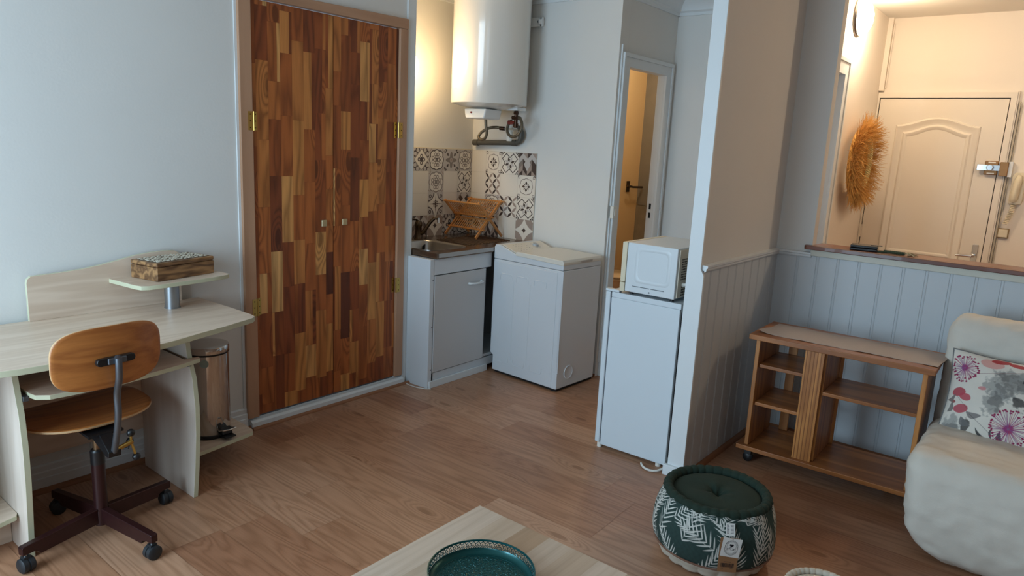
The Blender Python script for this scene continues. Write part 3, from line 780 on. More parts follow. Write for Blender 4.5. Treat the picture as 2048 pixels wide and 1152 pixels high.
# --- steel sink top
t = empty('sink_worktop', (-.09, 3.23, .83), 'brown reflective worktop with inset steel sink bowl and ribbed drainer', 'worktop')
x0, x1, y0, y1, zt = -.385, .232, 2.745, 3.722, .866
bx0, bx1, by0, by1 = -.25, .135, 2.79, 3.13
m = MB()
m.box(x0, bx0, y0, y1, .83, zt).box(bx1, x1, y0, y1, .83, zt).box(bx0, bx1, y0, by0, .83, zt).box(bx0, bx1, by1, y1, .83, zt)
m.build('top', MARB, t, bevel=.0025)
m = MB(); m.box(.2322, .2345, 2.76, 3.70, .838, .864); m.build('front_edge', STEEL, t)
m = MB()
def rrect(x0_, x1_, y0_, y1_, r_, z, n=6):
    out = []
    for (cx_, cy_, a0) in ((x1_-r_, y1_-r_, 0), (x0_+r_, y1_-r_, 90), (x0_+r_, y0_+r_, 180), (x1_-r_, y0_+r_, 270)):
        for i in range(n+1):
            a_ = math.radians(a0+90*i/n); out.append((cx_+r_*math.cos(a_), cy_+r_*math.sin(a_), z))
    return out
L1 = [rrect(bx0-.012, bx1+.012, by0-.012, by1+.012, .07, zt+.001), rrect(bx0-.012, bx1+.012, by0-.012, by1+.012, .07, zt+.003), rrect(bx0, bx1, by0, by1, .06, zt+.001), rrect(bx0+.004, bx1-.004, by0+.004, by1-.004, .06, zt-.01),
      rrect(bx0+.012, bx1-.012, by0+.012, by1-.012, .06, zt-.14), rrect(bx0+.04, bx1-.04, by0+.04, by1-.04, .06, zt-.155), rrect(bx0+.17, bx1-.17, by0+.15, by1-.15, .02, zt-.157)]
nn = len(L1[0]); vs = [v for l in L1 for v in l]; fs = []
for k in range(len(L1)-1):
    for i in range(nn): fs.append((k*nn+i, k*nn+(i+1) % nn, (k+1)*nn+(i+1) % nn, (k+1)*nn+i))
fs.append(tuple(range((len(L1)-1)*nn, len(L1)*nn))); m.add(vs, fs); m.build('sink_bowl', STEEL, t, smooth=60)
m = MB()
for i in range(14):
    yy_ = 3.20+i*.032
    m.tube([(-.22, yy_, zt), (-.2, yy_, zt+.0015), (.08, yy_, zt+.0015), (.10, yy_, zt)], .0045, 6)
m.each('drainer_rib', MARB, t)
m = MB(); m.cyl((-.235, 3.10, zt-.05), (-.2355+.004, 3.10, zt-.05), .022, n=16); m.build('overflow', DARK, t)
# --- tap
TAP = mat('dark_bronze_tap', srgb(92, 76, 60), .25, .9)
t = empty('mixer_tap', (-.30, 3.13, zt), 'bronze-looking mixer tap with upward slanting spout behind the sink bowl', 'tap')
m = MB(); m.lathe([(.028, 0), (.028, .006), (.023, .012), (.023, .085), (.026, .09), (.026, .115), (.018, .125), (0.0001, .128)], (-.318, 3.115, zt), 24); m.build('tap_body', TAP, t)
m = MB(); m.tube([(-.318, 3.115, zt+.03), (-.29, 3.13, zt+.045), (-.255, 3.165, zt+.12), (-.235, 3.185, zt+.148), (-.215, 3.20, zt+.150)], [.015, .015, .0125, .0115, .0115], 12); m.build('spout', TAP, t)
m = MB(); m.cyl((-.214, 3.201, zt+.151), (-.211, 3.203, zt+.118), .0095, n=14); m.build('aerator', CHROME, t)
m = MB(); m.tube([(-.318, 3.115, zt+.120), (-.318, 3.09, zt+.135), (-.30, 3.04, zt+.142)], [.008, .007, .006], 8); m.build('lever', TAP, t)

# --- folding dish rack
t = empty('dish_drying_rack', (-.20, 3.54, zt), 'empty folding bamboo dish rack standing on the ribbed drainer', 'dish rack')
X0, X1 = -.365, -.035
def line(a, b, s_): return tuple(a[i]+(b[i]-a[i])*s_ for i in range(3))
A0, A1 = (3.415, zt+.012), (3.69, zt+.272)     # front foot -> back top
B0, B1 = (3.69, zt+.012), (3.415, zt+.262)     # back foot -> front top
def bar(mb_, p0, p1, w, h):
    """rectangular bar between two points, w along x, h across"""
    p0 = Vector(p0); p1 = Vector(p1); d_ = (p1-p0).normalized()
    xx = Vector((1, 0, 0)) if abs(d_.x) < .9 else Vector((0, 1, 0)); zz = d_.cross(xx).normalized(); xx = zz.cross(d_).normalized()
    vs_ = []
    for p in (p0, p1):
        for (s1, s2) in ((-1, -1), (1, -1), (1, 1), (-1, 1)): vs_.append(tuple(p+xx*w*.5*s1+zz*h*.5*s2))
    mb_.add(vs_, [(3, 2, 1, 0), (4, 5, 6, 7), (0, 1, 5, 4), (1, 2, 6, 5), (2, 3, 7, 6), (3, 0, 4, 7)])
for xx_ in (X0+.016, X1-.016):
    m = MB(); bar(m, (xx_, A0[0], A0[1]), (xx_, A1[0], A1[1]), .010, .020); m.build('leg', BAMBOO, t, bevel=.002)
for xx_ in (X0+.003, X1-.003):
    m = MB(); bar(m, (xx_, B0[0], B0[1]), (xx_, B1[0], B1[1]), .010, .020); m.build('leg', BAMBOO, t, bevel=.002)
def yz(P, Q, s_): return (P[0]+(Q[0]-P[0])*s_, P[1]+(Q[1]-P[1])*s_)
for (P, Q, s_) in ((A0, A1, .97), (A0, A1, .55), (B0, B1, .97), (B0, B1, .60), (A0, A1, .22), (A0, A1, .47)):
    y_, z_ = yz(P, Q, s_)
    m = MB(); bar(m, (X0-.012, y_, z_), (X1+.012, y_, z_), .020, .010); m.build('rail', BAMBOO, t, bevel=.002)
for i in range(14):
    xx_ = X0+.035+i*(X1-X0-.07)/13
    for (P, Q, a_, b_) in ((A0, A1, .52, .99), (B0, B1, .57, .99), (A0, A1, .2, .49)):
        p = yz(P, Q, a_); q = yz(P, Q, b_)
        m = MB(); m.cyl((xx_, p[0], p[1]), (xx_, q[0], q[1]), .0038, n=8); m.build('slat', BAMBOO, t)

# --- washing machine
WM = mat('washer_white', srgb(210, 214, 218), .28, coat=.2)
WT = mat('washer_top_plastic', srgb(222, 216, 204), .3)
t = empty('washing_machine', (.238, 3.285, 0), 'white top-loading washing machine between the sink cabinet and the toilet door', 'washing machine', rz=-.0497)
m = MB(); m.box(0.0, .586, 0, .41, .135, .790).box(.025, .586, 0, .41, .018, .135)
m.build('cabinet_body', WM, t, bevel=.006, seg=3, local=True)
m = MB()
m.prism([(.03, .022), (.545, .022), (.545, .775), (.005, .775), (.005, .14), (.03, .125)], 'y', -.003, .002); m.build('side_panel', WM, t, bevel=.003, local=True)
m = MB()
for (xa, xb) in ((.07, .17), (.21, .31), (.36, .46)):
    for z_, s_ in ((.70, 1), (.09, -1)):
        m.tube([(xa, -.003, z_-s_*.04), (xa, -.003, z_-s_*.01), (xa+.01, -.003, z_), (xb-.01, -.003, z_), (xb, -.003, z_-s_*.01), (xb, -.003, z_-s_*.04)], .0022, 6)
for xa in (.19, .33):
    m.tube([(xa, -.003, .12), (xa, -.003, .66)], .0016, 6)
m.each('pressed_rib', WM, t, local=True)
m = MB(); m.prism([(0, .792), (.586, .792), (.586, .826), (.570, .838), (.20, .838), (.19, .842), (.05, .887), (.012, .887), (0, .868)], 'y', 0.0, .41)
m.build('top_cover', WM, t, bevel=.004, local=True)
m = MB(); m.prism([(.06, .8855), (.185, .8447), (.19, .8485), (.066, .889)], 'y', .012, .398); m.build('control_panel', WT, t, bevel=.001, local=True)
m = MB(); m.prism([(.192, .832), (.588, .822), (.590, .842), (.578, .856), (.20, .862), (.192, .856)], 'y', -.004, .414); m.build('lid', WT, t, bevel=.005, seg=3, local=True)
m = MB(); m.box(.587, .593, .17, .30, .828, .844); m.build('lid_handle', mat('handle_recess', srgb(180, 170, 160), .4), t, bevel=.003, local=True)
nx, nz = math.sin(math.atan2(.041, .125)), math.cos(math.atan2(.041, .125))
def onp(s_, y_, h=0): return (.06+.125*s_+nx*h, y_, .8885-.0405*s_+nz*h)
m = MB(); m.cyl(onp(.45, .285), onp(.45, .285, .014), .024, .020, 24); m.build('dial', mat('dial_grey', srgb(170, 176, 182), .3), t, local=True)
m = MB()
for i in range(16):
    a_ = 2*PI*i/16; p = onp(.45+.27*math.cos(a_)*1.0, .285+.036*math.sin(a_), .001); m.box(p[0]-.002, p[0]+.002, p[1]-.004, p[1]+.004, p[2], p[2]+.0012)
for i in range(4):
    for j in range(5):
        p = onp(.18+.2*i, .09+.028*j, .001); m.box(p[0]-.004, p[0]+.004, p[1]-.0035, p[1]+.0035, p[2], p[2]+.0015)
m.build('panel_marks', mat('panel_print', srgb(150, 142, 134), .5), t, local=True)
m = MB(); m.lathe([(.0001, .588), (.040, .588), (.0415, .5885), (.0435, .591), (.0455, .5885), (.0456, .586)], (0, .12, .115), 32, 'x'); m.build('filter_cover', WM, t, local=True)
m = MB()
for (a_, b_) in ((.06, .04), (.54, .03), (.06, .38), (.54, .38)): m.cyl((a_, b_, 0), (a_, b_, .02), .018, n=14)
m.each('foot', BLACK, t, local=True)
m = MB(); m.box(.04, .58, .01, .40, .006, .0175); m.build('base_tray', DARK, t, local=True)

# --- water heater
BOI = mat('boiler_enamel', srgb(226, 222, 214), .16, coat=.4)
bc = (.0, 3.44)
t = empty('water_heater', (bc[0], bc[1], 1.80), 'large white cylindrical water heater mounted on the wall above the dish rack', 'water heater')
m = MB(); m.lathe([(.0001, 1.765), (.12, 1.77), (.20, 1.785), (.245, 1.797), (.256, 1.800), (.258, 1.804), (.258, 2.58), (.25, 2.59), (.0001, 2.62)], (bc[0], bc[1], 0), 64); m.build('tank', BOI, t, smooth=30)
m = MB(); m.prism([(-.09, 1.765), (.105, 1.765), (.09, 1.705), (.08, 1.700), (-.065, 1.700), (-.078, 1.706)], 'y', 3.29, 3.46)
cx = MB(); m.build('control_box', ENAMEL, t, bevel=.01, seg=3)
m = MB(); m.cyl((-.02, 3.2885, 1.740), (-.02, 3.284, 1.740), .0065, n=14); m.build('pilot_light', mat('red_lens', srgb(120, 14, 10), .2), t)
m = MB(); m.box(.10, .20, 3.50, 3.60, 1.768, 1.79); m.build('bottom_plate', ENAMEL, t, bevel=.005)
m = MB(); m.box(-.3, .225, 3.700, 3.7085, 2.335, 2.395).box(.20, .215, 3.700, 3.7295, 2.335, 2.395).tube([(.20, 3.699, 2.365), (.225, 3.699, 2.365)], .02, 12); m.box(.10, .12, 3.65, 3.7295, 2.34, 2.39)
m.build('wall_bracket', ENAMEL, t, bevel=.003)
m = MB(); m.cyl((.195, 3.699, 2.365), (.195, 3.69, 2.365), .010, n=6); m.build('bracket_bolt', GREYM, t)
def onsurf(a_, z_, h=.259): return (bc[0]+h*math.cos(a_), bc[1]+h*math.sin(a_), z_)
m = MB(); aa = -2.02
for k in range(6): pass
vs = []; 
for z_ in (1.885, 1.893):
    for k in range(7):
        vs.append(onsurf(aa+.05*k/1.6, z_, .2592))
m.add(vs, [(k, k+1, k+8, k+7) for k in range(6)]); m.build('raised_badge', mat('badge_grey', srgb(200, 196, 188), .4), t)
# fittings below
GH = mat('braided_hose', srgb(104, 94, 78), .45, .5, var=.15, vscale=200)
BRZ = mat('valve_bronze', srgb(70, 48, 36), .35, .8)
RED = mat('red_valve_cap', srgb(120, 38, 26), .45)
m = MB(); m.cyl((.155, 3.55, 1.77), (.155, 3.55, 1.655), .013, n=14).cyl((.155, 3.55, 1.765), (.155, 3.55, 1.745), .018, n=6).cyl((.155, 3.55, 1.73), (.155, 3.55, 1.71), .019, n=6)
m.cyl((.155, 3.55, 1.725), (.195, 3.55, 1.72), .010, n=12).cyl((.155, 3.55, 1.725), (.125, 3.545, 1.722), .012, n=12).cyl((.155, 3.55, 1.685), (.155, 3.55, 1.66), .018, n=12)
vlv = m.build('safety_valve', BRZ, t)
m = MB(); m.cyl((.145, 3.548, 1.69), (.10, 3.535, 1.69), .012, .015, 8); m.build('valve_cap', RED, vlv)
m = MB(); pts = []
for i in range(33):
    a_ = PI*.5-(i/32)*2*PI*.86
    pts.append((.165+.068*math.cos(a_)+.03*(math.cos(a_) > 0)*0, 3.55-.04*math.sin(i/32*PI), 1.66+.066*math.sin(a_)))
pts = [(.19, 3.55, 1.722)]+pts[1:]+[(.10, 3.56, 1.690)]
m.tube(pts, .0100, 10); m.build('flexible_hose', GH, t)
m = MB(); m.tube(opencurve([(-.005, 3.42, 1.71), (-.001, 3.42, 1.66), (.002, 3.43, 1.615), (-.02, 3.44, 1.578), (-.065, 3.45, 1.566), (-.098, 3.46, 1.585), (-.085, 3.48, 1.620), (-.045, 3.51, 1.648), (-.01, 3.54, 1.655), (.02, 3.55, 1.652)], 5), .0100, 10)
m.build('flexible_hose', GH, t)
m = MB(); m.cyl((.015, 3.55, 1.650), (.05, 3.56, 1.648), .014, n=10); m.build('hose_coupling', BRZ, t)
m = MB(); m.cyl((.05, 3.56, 1.648), (.09, 3.7295, 1.645), .006, n=10); m.build('copper_tail', mat('painted_pipe', srgb(196, 184, 164), .4), t)
# siphon and waste pipe
GP = mat('grey_pvc', srgb(82, 80, 74), .4)
t = empty('waste_pipe', (-.1, 3.70, 1.55), 'dark grey plastic waste pipe bending along the wall under the water heater', 'pipe')
m = MB(); m.tube([(-.335, 3.69, 1.545), (.06, 3.69, 1.556), (.085, 3.69, 1.568), (.098, 3.69, 1.59), (.098, 3.69, 1.63), (.085, 3.69, 1.652), (.06, 3.69, 1.662)], .019, 16); m.build('pipe_run', GP, t)
m = MB(); m.cyl((-.345, 3.69, 1.545), (-.30, 3.69, 1.546), .023, n=16).cyl((-.352, 3.69, 1.545), (-.345, 3.69, 1.545), .017, .023, 16).cyl((.02, 3.69, 1.555), (.06, 3.69, 1.556), .0225, n=16).cyl((.098, 3.69, 1.588), (.098, 3.69, 1.632), .0225, n=16)
m.box(-.302, -.292, 3.68, 3.729, 1.545, 1.575)
m.each('pipe_coupling', GP, t)
t = empty('heater_siphon', (.04, 3.65, 1.60), 'white plastic trap cup connected to the grey waste pipe', 'siphon')
m = MB(); m.lathe([(.0001, 0), (.017, 0), (.022, .008), (.022, .07), (.024, .072), (.024, .082), (.018, .085), (.018, .11), (.0001, .11)], (.03, 3.64, 1.565), 24); m.build('cup', PLASTW, t)
m = MB(); m.tube([(.045, 3.645, 1.640), (.058, 3.67, 1.658), (.066, 3.685, 1.662)], .014, 12); m.build('outlet', PLASTW, t)
# --- kitchen wall lamp
t = empty('kitchen_globe_lamp', (-.25, 2.74, 2.0), 'lit round white globe lamp half hidden beside the closet wall in the kitchen', 'lamp')
m = MB(); m.lathe([(.05, .001), (.052, .02), (.042, .03)], (-.25, 2.74, 2.0), 28, 'y')
m.build('lamp_base', PLASTW, t)
GL2 = mat('lit_opal_globe', (1, .92, .8, 1), .4, emit=(1, .84, .58, 1), es=7)
m = MB(); m.sphere((-.25, 2.885, 2.0), .098, 20); m.build('globe', GL2, t)
struct(Bx(-.394, -.39, 3.0, 3.73, 1.489, 1.494).build('trim_21', PLASTC))

# --- toilet and paper holder seen through the door
CER = mat('ceramic', srgb(222, 206, 180), .2, coat=.4)
t = empty('toilet', (-.0, 5.30, 0), 'toilet pan with closed lid inside the warmly lit toilet room', 'toilet', rz=0)
m = MB()
prof = [(.10, 0), (.11, .02), (.10, .12), (.12, .24), (.18, .34), (.19, .39)]
vs = []; n = 32
for (r_, z_) in prof:
    for i in range(n):
        a_ = 2*PI*i/n; vs.append((-.02+r_*1.15*math.cos(a_), 5.30+r_*.95*math.sin(a_), z_))
fs = [(k*n+i, k*n+(i+1) % n, (k+1)*n+(i+1) % n, (k+1)*n+i) for k in range(len(prof)-1) for i in range(n)]+[tuple(range((len(prof)-1)*n, len(prof)*n)), tuple(range(n))[::-1]]
m.add(vs, fs); m.build('bowl', CER, t)
def oval(r0, z0, z1, nm, mt):
    m = MB(); vs = []
    for (r_, z_) in ((r0*.97, z0), (r0, z0+.004), (r0, z1-.006), (r0*.96, z1)):
        for i in range(n):
            a_ = 2*PI*i/n; vs.append((-.015+r_*1.17*math.cos(a_), 5.30+r_*.97*math.sin(a_), z_))
    fs = [(k*n+i, k*n+(i+1) % n, (k+1)*n+(i+1) % n, (k+1)*n+i) for k in range(3) for i in range(n)]+[tuple(range(3*n, 4*n)), tuple(range(n))[::-1]]
    m.add(vs, fs); return m.build(nm, mt, t)
oval(.195, .392, .410, 'seat', CER); oval(.195, .412, .432, 'lid', CER)
t = empty('paper_holder', (-.2, 5.78, 1.2), 'bronze paper holder arm on the orange lit toilet room wall', 'paper holder')
m = MB(); m.box(-.2, -.192, 5.75, 5.81, 1.15, 1.255); m.build('rose', TAP, t, bevel=.003)
m = MB(); m.cyl((-.192, 5.78, 1.20), (-.14, 5.78, 1.20), .01, n=12).tube([(-.14, 5.96, 1.195), (-.14, 5.78, 1.20), (-.14, 5.66, 1.215)], .011, 10); m.build('arm', TAP, t)
# --- switch with its conduit by the toilet door
t = empty('corner_switch', (.836, 3.755, 1.14), 'small white surface switch on the door frame edge above the washing machine', 'switch')
Bx(.836, .862, 3.737, 3.782, 1.098, 1.178).build('switch_box', PLASTW, t, bevel=.003)
Bx(.8621, .866, 3.748, 3.772, 1.115, 1.162).build('rocker', PLASTW, t, bevel=.0015)
struct(MB().box(.8205, .832, 3.750, 3.764, .1, 1.098).box(.8205, .832, 3.750, 3.764, 1.178, 2.20).build('trim_22', TRIMW, bevel=.002))

# --- fridge
FR = mat('fridge_white', srgb(210, 218, 223), .3, coat=.15)
t = empty('fridge', (1.445, 2.735, 0), 'white under-counter fridge standing against the partition, microwave on top', 'fridge', rz=.018)
m = MB(); m.box(.032, .405, 0, .52, .02, .815); m.build('fridge_body', FR, t, bevel=.004, local=True)
m = MB(); m.box(0, .028, -.004, .522, .03, .842); m.build('door', FR, t, bevel=.006, seg=3, local=True)
m = MB(); m.box(.026, .034, .004, .515, .035, .81); m.build('door_seal', GREYM, t, local=True)
m = MB(); m.box(.034, .41, -.002, .522, .815, .843); m.build('fridge_top', FR, t, bevel=.003, local=True)
m = MB(); m.box(-.004, .075, -.002, .03, .8432, .856); m.build('hinge_cover', FR, t, bevel=.004, local=True)
m = MB(); m.cyl((.02, .02, 0), (.02, .02, .03), .014, n=14).cyl((.36, .02, 0), (.36, .02, .02), .014, n=14).cyl((.02, .49, 0), (.02, .49, .03), .014, n=14).cyl((.36, .49, 0), (.36, .49, .02), .014, n=14)
m.each('foot', PLASTW, t, local=True)
m = MB(); m.box(.4051, .413, .02, .50, .06, .80); m.build('rear_grid', BLACK, t, local=True)
t = empty('fridge_power_cord', (1.8, 2.69, 0), 'white power cord looping on the floor at the foot of the partition', 'cord')
m = MB(); m.tube([(1.735, 2.712, .012), (1.75, 2.690, .008), (1.785, 2.665, .0075), (1.825, 2.672, .0075), (1.848, 2.70, .010), (1.868, 2.76, .03), (1.8745, 2.80, .06)], .006, 10); m.build('cord', PLASTW, t, subsurf=1)
# --- microwave
MW = mat('microwave_white', srgb(212, 218, 221), .35)
MWT = mat('microwave_top', srgb(206, 196, 178), .4)
t = empty('microwave_oven', (1.52, 2.745, .846), 'white microwave oven seen from its side on top of the fridge', 'microwave', rz=.0)
Z0 = .858
m = MB(); m.box(1.548, 1.815, 2.735, 3.16, Z0, 1.102); m.build('oven_case', MW, t, bevel=.004)
m = MB(); m.box(1.519, 1.5465, 2.733, 3.162, Z0+.045, 1.102); m.build('oven_door', PLASTC, t, bevel=.004)
m = MB(); m.box(1.519, 1.5465, 2.733, 3.162, Z0-.004, Z0+.043); m.build('control_strip', PLASTC, t, bevel=.003)
m = MB(); L_ = []
for (i_, h_) in ((0, 0), (.006, .002), (.012, .002), (.018, 0)):
    L_.append([(p[0], 2.735-h_, p[1]) for p in [(q[0], q[1]) for q in rrect(1.595+i_, 1.785-i_, Z0+.05+i_, 1.085-i_, .025, 0)]])
nn = len(L_[0]); vs = [v for l in L_ for v in l]; fs = [(k*nn+i, k*nn+(i+1) % nn, (k+1)*nn+(i+1) % nn, (k+1)*nn+i) for k in range(3) for i in range(nn)]
m.add(vs, fs); m.build('pressed_rib', MW, t)
m = MB()
for (a_, b_) in ((1.59, 1.625), (1.632, 1.682), (1.69, 1.76)): m.box(a_, b_, 2.7325, 2.7345, Z0+.030, Z0+.0335)
m.each('air_slot', mat('slot_grey', srgb(110, 116, 120), .5), t)
m = MB(); m.cyl((1.682, 2.7348, Z0+.012), (1.682, 2.7325, Z0+.012), .004, n=12); m.build('screw', GREYM, t)
m = MB(); m.box(1.8151, 1.822, 2.75, 3.15, Z0+.006, 1.095); bk = m.build('rear_panel', MWT, t, bevel=.002)
m = MB()
for i in range(9):
    for j in range(9):
        m.box(1.8222, 1.8235, 2.775+.014*i, 2.783+.014*i, .95+.012*j, .956+.012*j)
for i in range(4):
    for j in range(4):
        m.box(1.8222, 1.8235, 2.79+.016*i, 2.80+.016*i, .872+.013*j, .880+.013*j)
m.build('vent_holes', mat('vent_dark', srgb(60, 52, 44), .6), bk)
m = MB()
for (a_, b_) in ((1.57, 2.77), (1.79, 2.77), (1.57, 3.12), (1.79, 3.12)): m.cyl((a_, b_, .8435), (a_, b_, Z0), .011, n=12)
m.each('foot', BLACK, t)
m = MB(); m.tube([(1.822, 2.80, .925), (1.838, 2.80, .928), (1.846, 2.81, .915), (1.85, 2.82, .88), (1.857, 2.83, .858), (1.865, 2.86, .852)], .005, 8); m.build('power_cord', PLASTW, t, subsurf=1)
m = MB(); m.cyl((1.8225, 2.80, .925), (1.842, 2.80, .928), .012, .008, 12); m.build('cord_gland', PLASTW, t)
# thin cable at the corner of the closet
m = MB(); m.tube([(.016, 2.70, .03), (.03, 2.685, .004), (.09, 2.672, .004), (.16, 2.676, .004), (.215, 2.70, .004), (.236, 2.72, .004)], .003, 8)
o = m.build('thin_floor_cable', PLASTW); tag(o, 'thin white cable lying on the floor between closet and sink cabinet', 'cable')
# ================================================================== DESK
ZT = .75
t = empty('computer_desk', (.35, .75, 0), 'pale birch-look computer desk with green edging against the left wall', 'desk')
def smoothpoly(pts, n=6, closed=True):
    out = []; k = len(pts)
    for i in range(k):
        p0, p1, p2, p3 = [Vector(pts[(i+j-1) % k]) for j in range(4)]
        for s_ in range(n):
            u = s_/n
            out.append(tuple(.5*((2*p1)+(-p0+p2)*u+(2*p0-5*p1+4*p2-p3)*u*u+(-p0+3*p1-3*p2+p3)*u**3)))
    return out
def board(poly, axis, a, b, name, parent, m1=None, m2=None, bev=.0015):
    """panel with a differently coloured edge band"""
    m1 = m1 or BIRCH; m2 = m2 or EDGE
    m = MB(); n = len(poly)
    def mk(p, tt):
        q = list(p); q.insert('xyz'.index(axis), tt); return tuple(q)
    vs = [mk(p, a) for p in poly]+[mk(p, b) for p in poly]
    m.use(m1); m.add(vs, [tuple(range(n))[::-1], tuple(range(n, 2*n))])
    m.use(m2); m.add(vs, [(i, (i+1) % n, n+(i+1) % n, n+i) for i in range(n)])
    return m.build(name, None, parent, bevel=bev)
top = [(.021, .16), (.021, 1.345), (.30, 1.352), (.46, 1.352), (.507, 1.345), (.53, 1.32), (.58, 1.17), (.618, 1.03), (.650, .93), (.668, .84), (.672, .75), (.668, .62), (.655, .42), (.63, .3), (.55, .16)]
board(top, 'z', ZT-.022, ZT, 'desktop', t)
bp = [(.636, ZT), (.636, .905), (.640, .922), (.652, .932), (.68, .934), (.76, .937), (.85, .944), (.913, .953), (.98, .966), (1.058, .982), (1.12, .989), (1.19, .992), (1.232, .989), (1.246, .980), (1.252, .966), (1.256, .94), (1.256, ZT)]
board(bp, 'x', .022, .040, 'back_screen', t)
side = [(.06, 0), (.505, 0), (.53, .15), (.548, .30), (.550, .42), (.535, .54), (.510, .60), (.495, .65), (.485, .728), (.06, .728)]
board(side, 'y', 1.040, 1.060, 'side_panel', t, BIRCHV)
board([(.06, 0), (.512, 0), (.53, .15), (.546, .30), (.550, .42), (.54, .55), (.51, .66), (.49, .728), (.06, .728)], 'y', .430, .450, 'side_panel', t, BIRCHV)
board([(.450, .185), (.450, .48), (1.04, .48), (1.04, .185)], 'x', .05, .066, 'modesty_panel', t)
tray = [(.13, .468), (.13, 1.020), (.52, 1.020), (.555, 1.005), (.575, .93), (.588, .85), (.594, .75), (.590, .62), (.585, .53), (.565, .486), (.53, .468)]
board([(.13, .468), (.13, 1.022), (.512, 1.022), (.516, 1.082), (.54, 1.075), (.568, .985), (.590, .87), (.606, .75), (.606, .58), (.600, .51), (.57, .475), (.53, .468)], 'z', .605, .622, 'keyboard_tray', t)
for yy_ in (.4585, 1.0315):
    m = MB(); m.box(.16, .535, yy_-.008, yy_+.008, .594, .612); m.build('slide_rail', GREYM, t, bevel=.001)
# raised screen shelf
m = MB(); m.cyl((.145, 1.16, ZT), (.145, 1.16, .873), .031, n=28).cyl((.145, 1.16, ZT), (.145, 1.16, ZT+.004), .034, n=28); m.build('shelf_tube', mat('satin_aluminium', srgb(160, 166, 172), .3, .9), t)
sp = [(.03, .942), (.235, .965), (.268, .975), (.283, 1.0), (.278, 1.08), (.255, 1.30), (.238, 1.375), (.222, 1.392), (.19, 1.39), (.028, 1.375)]
board(sp, 'z', .872, .890, 'screen_shelf', t)
# low shelf for the bin on the right, low shelf on the left
board([(.045, 1.061), (.045, 1.452), (.165, 1.452), (.24, 1.45), (.30, 1.445), (.327, 1.43), (.332, 1.40), (.348, 1.30), (.366, 1.17), (.380, 1.061)], 'z', .112, .130, 'low_shelf', t)
board([(.06, .16), (.06, .429), (.43, .429), (.45, .42), (.47, .36), (.48, .16)], 'z', .130, .148, 'low_shelf', t)
board([(.06, .16), (.06, .178), (.46, .178), (.46, .16)], 'z', .0, .728, 'outer_panel', t, BIRCHV)
board([(.18, .0), (.18, .130), (.429, .130), (.429, .0)], 'x', .36, .376, 'low_plinth', t, BIRCH) if False else board([(.178, .0), (.429, .0), (.429, .1295), (.178, .1295)], 'x', .33, .346, 'low_plinth', t, BIRCH)

# carved box on the screen shelf
t = empty('carved_wooden_box', (.11, 1.19, .890), 'small rectangular olive-toned wooden box with a whitewashed carved lid on the desk shelf', 'box', rz=math.radians(12.5))
def lb(x0_, x1_, y0_, y1_, z0_, z1_, nm, mt, **k): return MB().box(x0_, x1_, y0_, y1_, z0_, z1_).build(nm, mt, t, local=True, **k)
lb(-.086, .086, -.148, .148, .0005, .060, 'box_body', OLIVE, bevel=.003)
lb(-.086, .086, -.148, .148, .0615, .080, 'box_lid', OLIVE, bevel=.004)
CW = mat('whitewashed_carving', srgb(196, 186, 168), .8, var=.2, vscale=120)
lb(-.072, .072, -.134, .134, .0802, .0815, 'carved_field', mat('carving_ground', srgb(96, 80, 62), .8), bevel=.0005)
m = MB(); random.seed(3)
for i in range(12):
    for j in range(7):
        cy_ = -.121+.022*i; cx_ = -.060+.020*j
        k = random.choice((0, 1, 2)); a0 = random.random()*6
        if k == 0: m.tube([(cx_+.007*math.cos(a_), cy_+.008*math.sin(a_), .0825) for a_ in [2*PI*q/12 for q in range(12)]], .0019, 5, True); m.sphere((cx_, cy_, .0825), .003, 5)
        else:
            m.tube([(cx_+(.001+.0013*q)*math.cos(a0+q*.75), cy_+(.001+.0013*q)*math.sin(a0+q*.75), .0825) for q in range(8)], .0018, 5)
            m.tube([(cx_+.010*math.cos(a0+4), cy_+.010*math.sin(a0+4), .082), (cx_-.002, cy_+.002, .0835)], .0022, 5)
m.build('relief_ornament', CW, t, local=True)

# pedal bin
t = empty('pedal_bin', (.185, 1.30, .130), 'slim chrome pedal bin on the low shelf at the end of the desk', 'bin')
CB = mat('mirror_steel', srgb(200, 196, 192), .09, 1.)
c = (.195, 1.285, 0)
m = MB(); m.lathe([(.0001, .140), (.091, .140), (.094, .146), (.094, .530), (.088, .532), (.0001, .532)], c, 48); m.build('bin_body', CB, t)
m = MB(); m.lathe([(.0001, .131), (.095, .131), (.097, .134), (.097, .147), (.0945, .149)], c, 48); m.build('bin_base', BLACK, t)
m = MB(); m.lathe([(.0965, .533), (.0975, .535), (.0975, .537), (.0965, .538)], c, 48); m.build('lid_seal', BLACK, t)
m = MB(); m.lathe([(.0965, .5385), (.0975, .540), (.0975, .563), (.095, .568), (.07, .5715), (.0001, .573)], c, 48); m.build('bin_lid', CB, t)
m = MB(); m.box(c[0]+.07, c[0]+.150, c[1]-.005, c[1]+.05, .142, .150); m.build('pedal', BLACK, t, bevel=.003)
m = MB(); m.prism([(c[0]+.088, .150), (c[0]+.120, .152), (c[0]+.110, .174), (c[0]+.09, .180)], 'y', c[1]+.0, c[1]+.05); m.build('pedal_housing', BLACK, t, bevel=.002)
m = MB(); m.tube([(c[0]+.095, c[1]-.005, .165), (c[0]+.137, c[1]-.005, .180), (c[0]+.148, c[1]+.02, .182), (c[0]+.137, c[1]+.055, .180), (c[0]+.080, c[1]+.055, .165)], .003, 8); m.build('pedal_wire', CHROME, t)
m = MB(); m.lathe([(.0001, .0835), (.018, .0835), (.018, .085), (.0001, .0852)], (0, 0, 0), 20, 'x')
m2 = MB(); a_ = -.62; Rm_ = Matrix.Translation((c[0], c[1], .498)) @ Matrix.Rotation(a_, 4, 'Z')
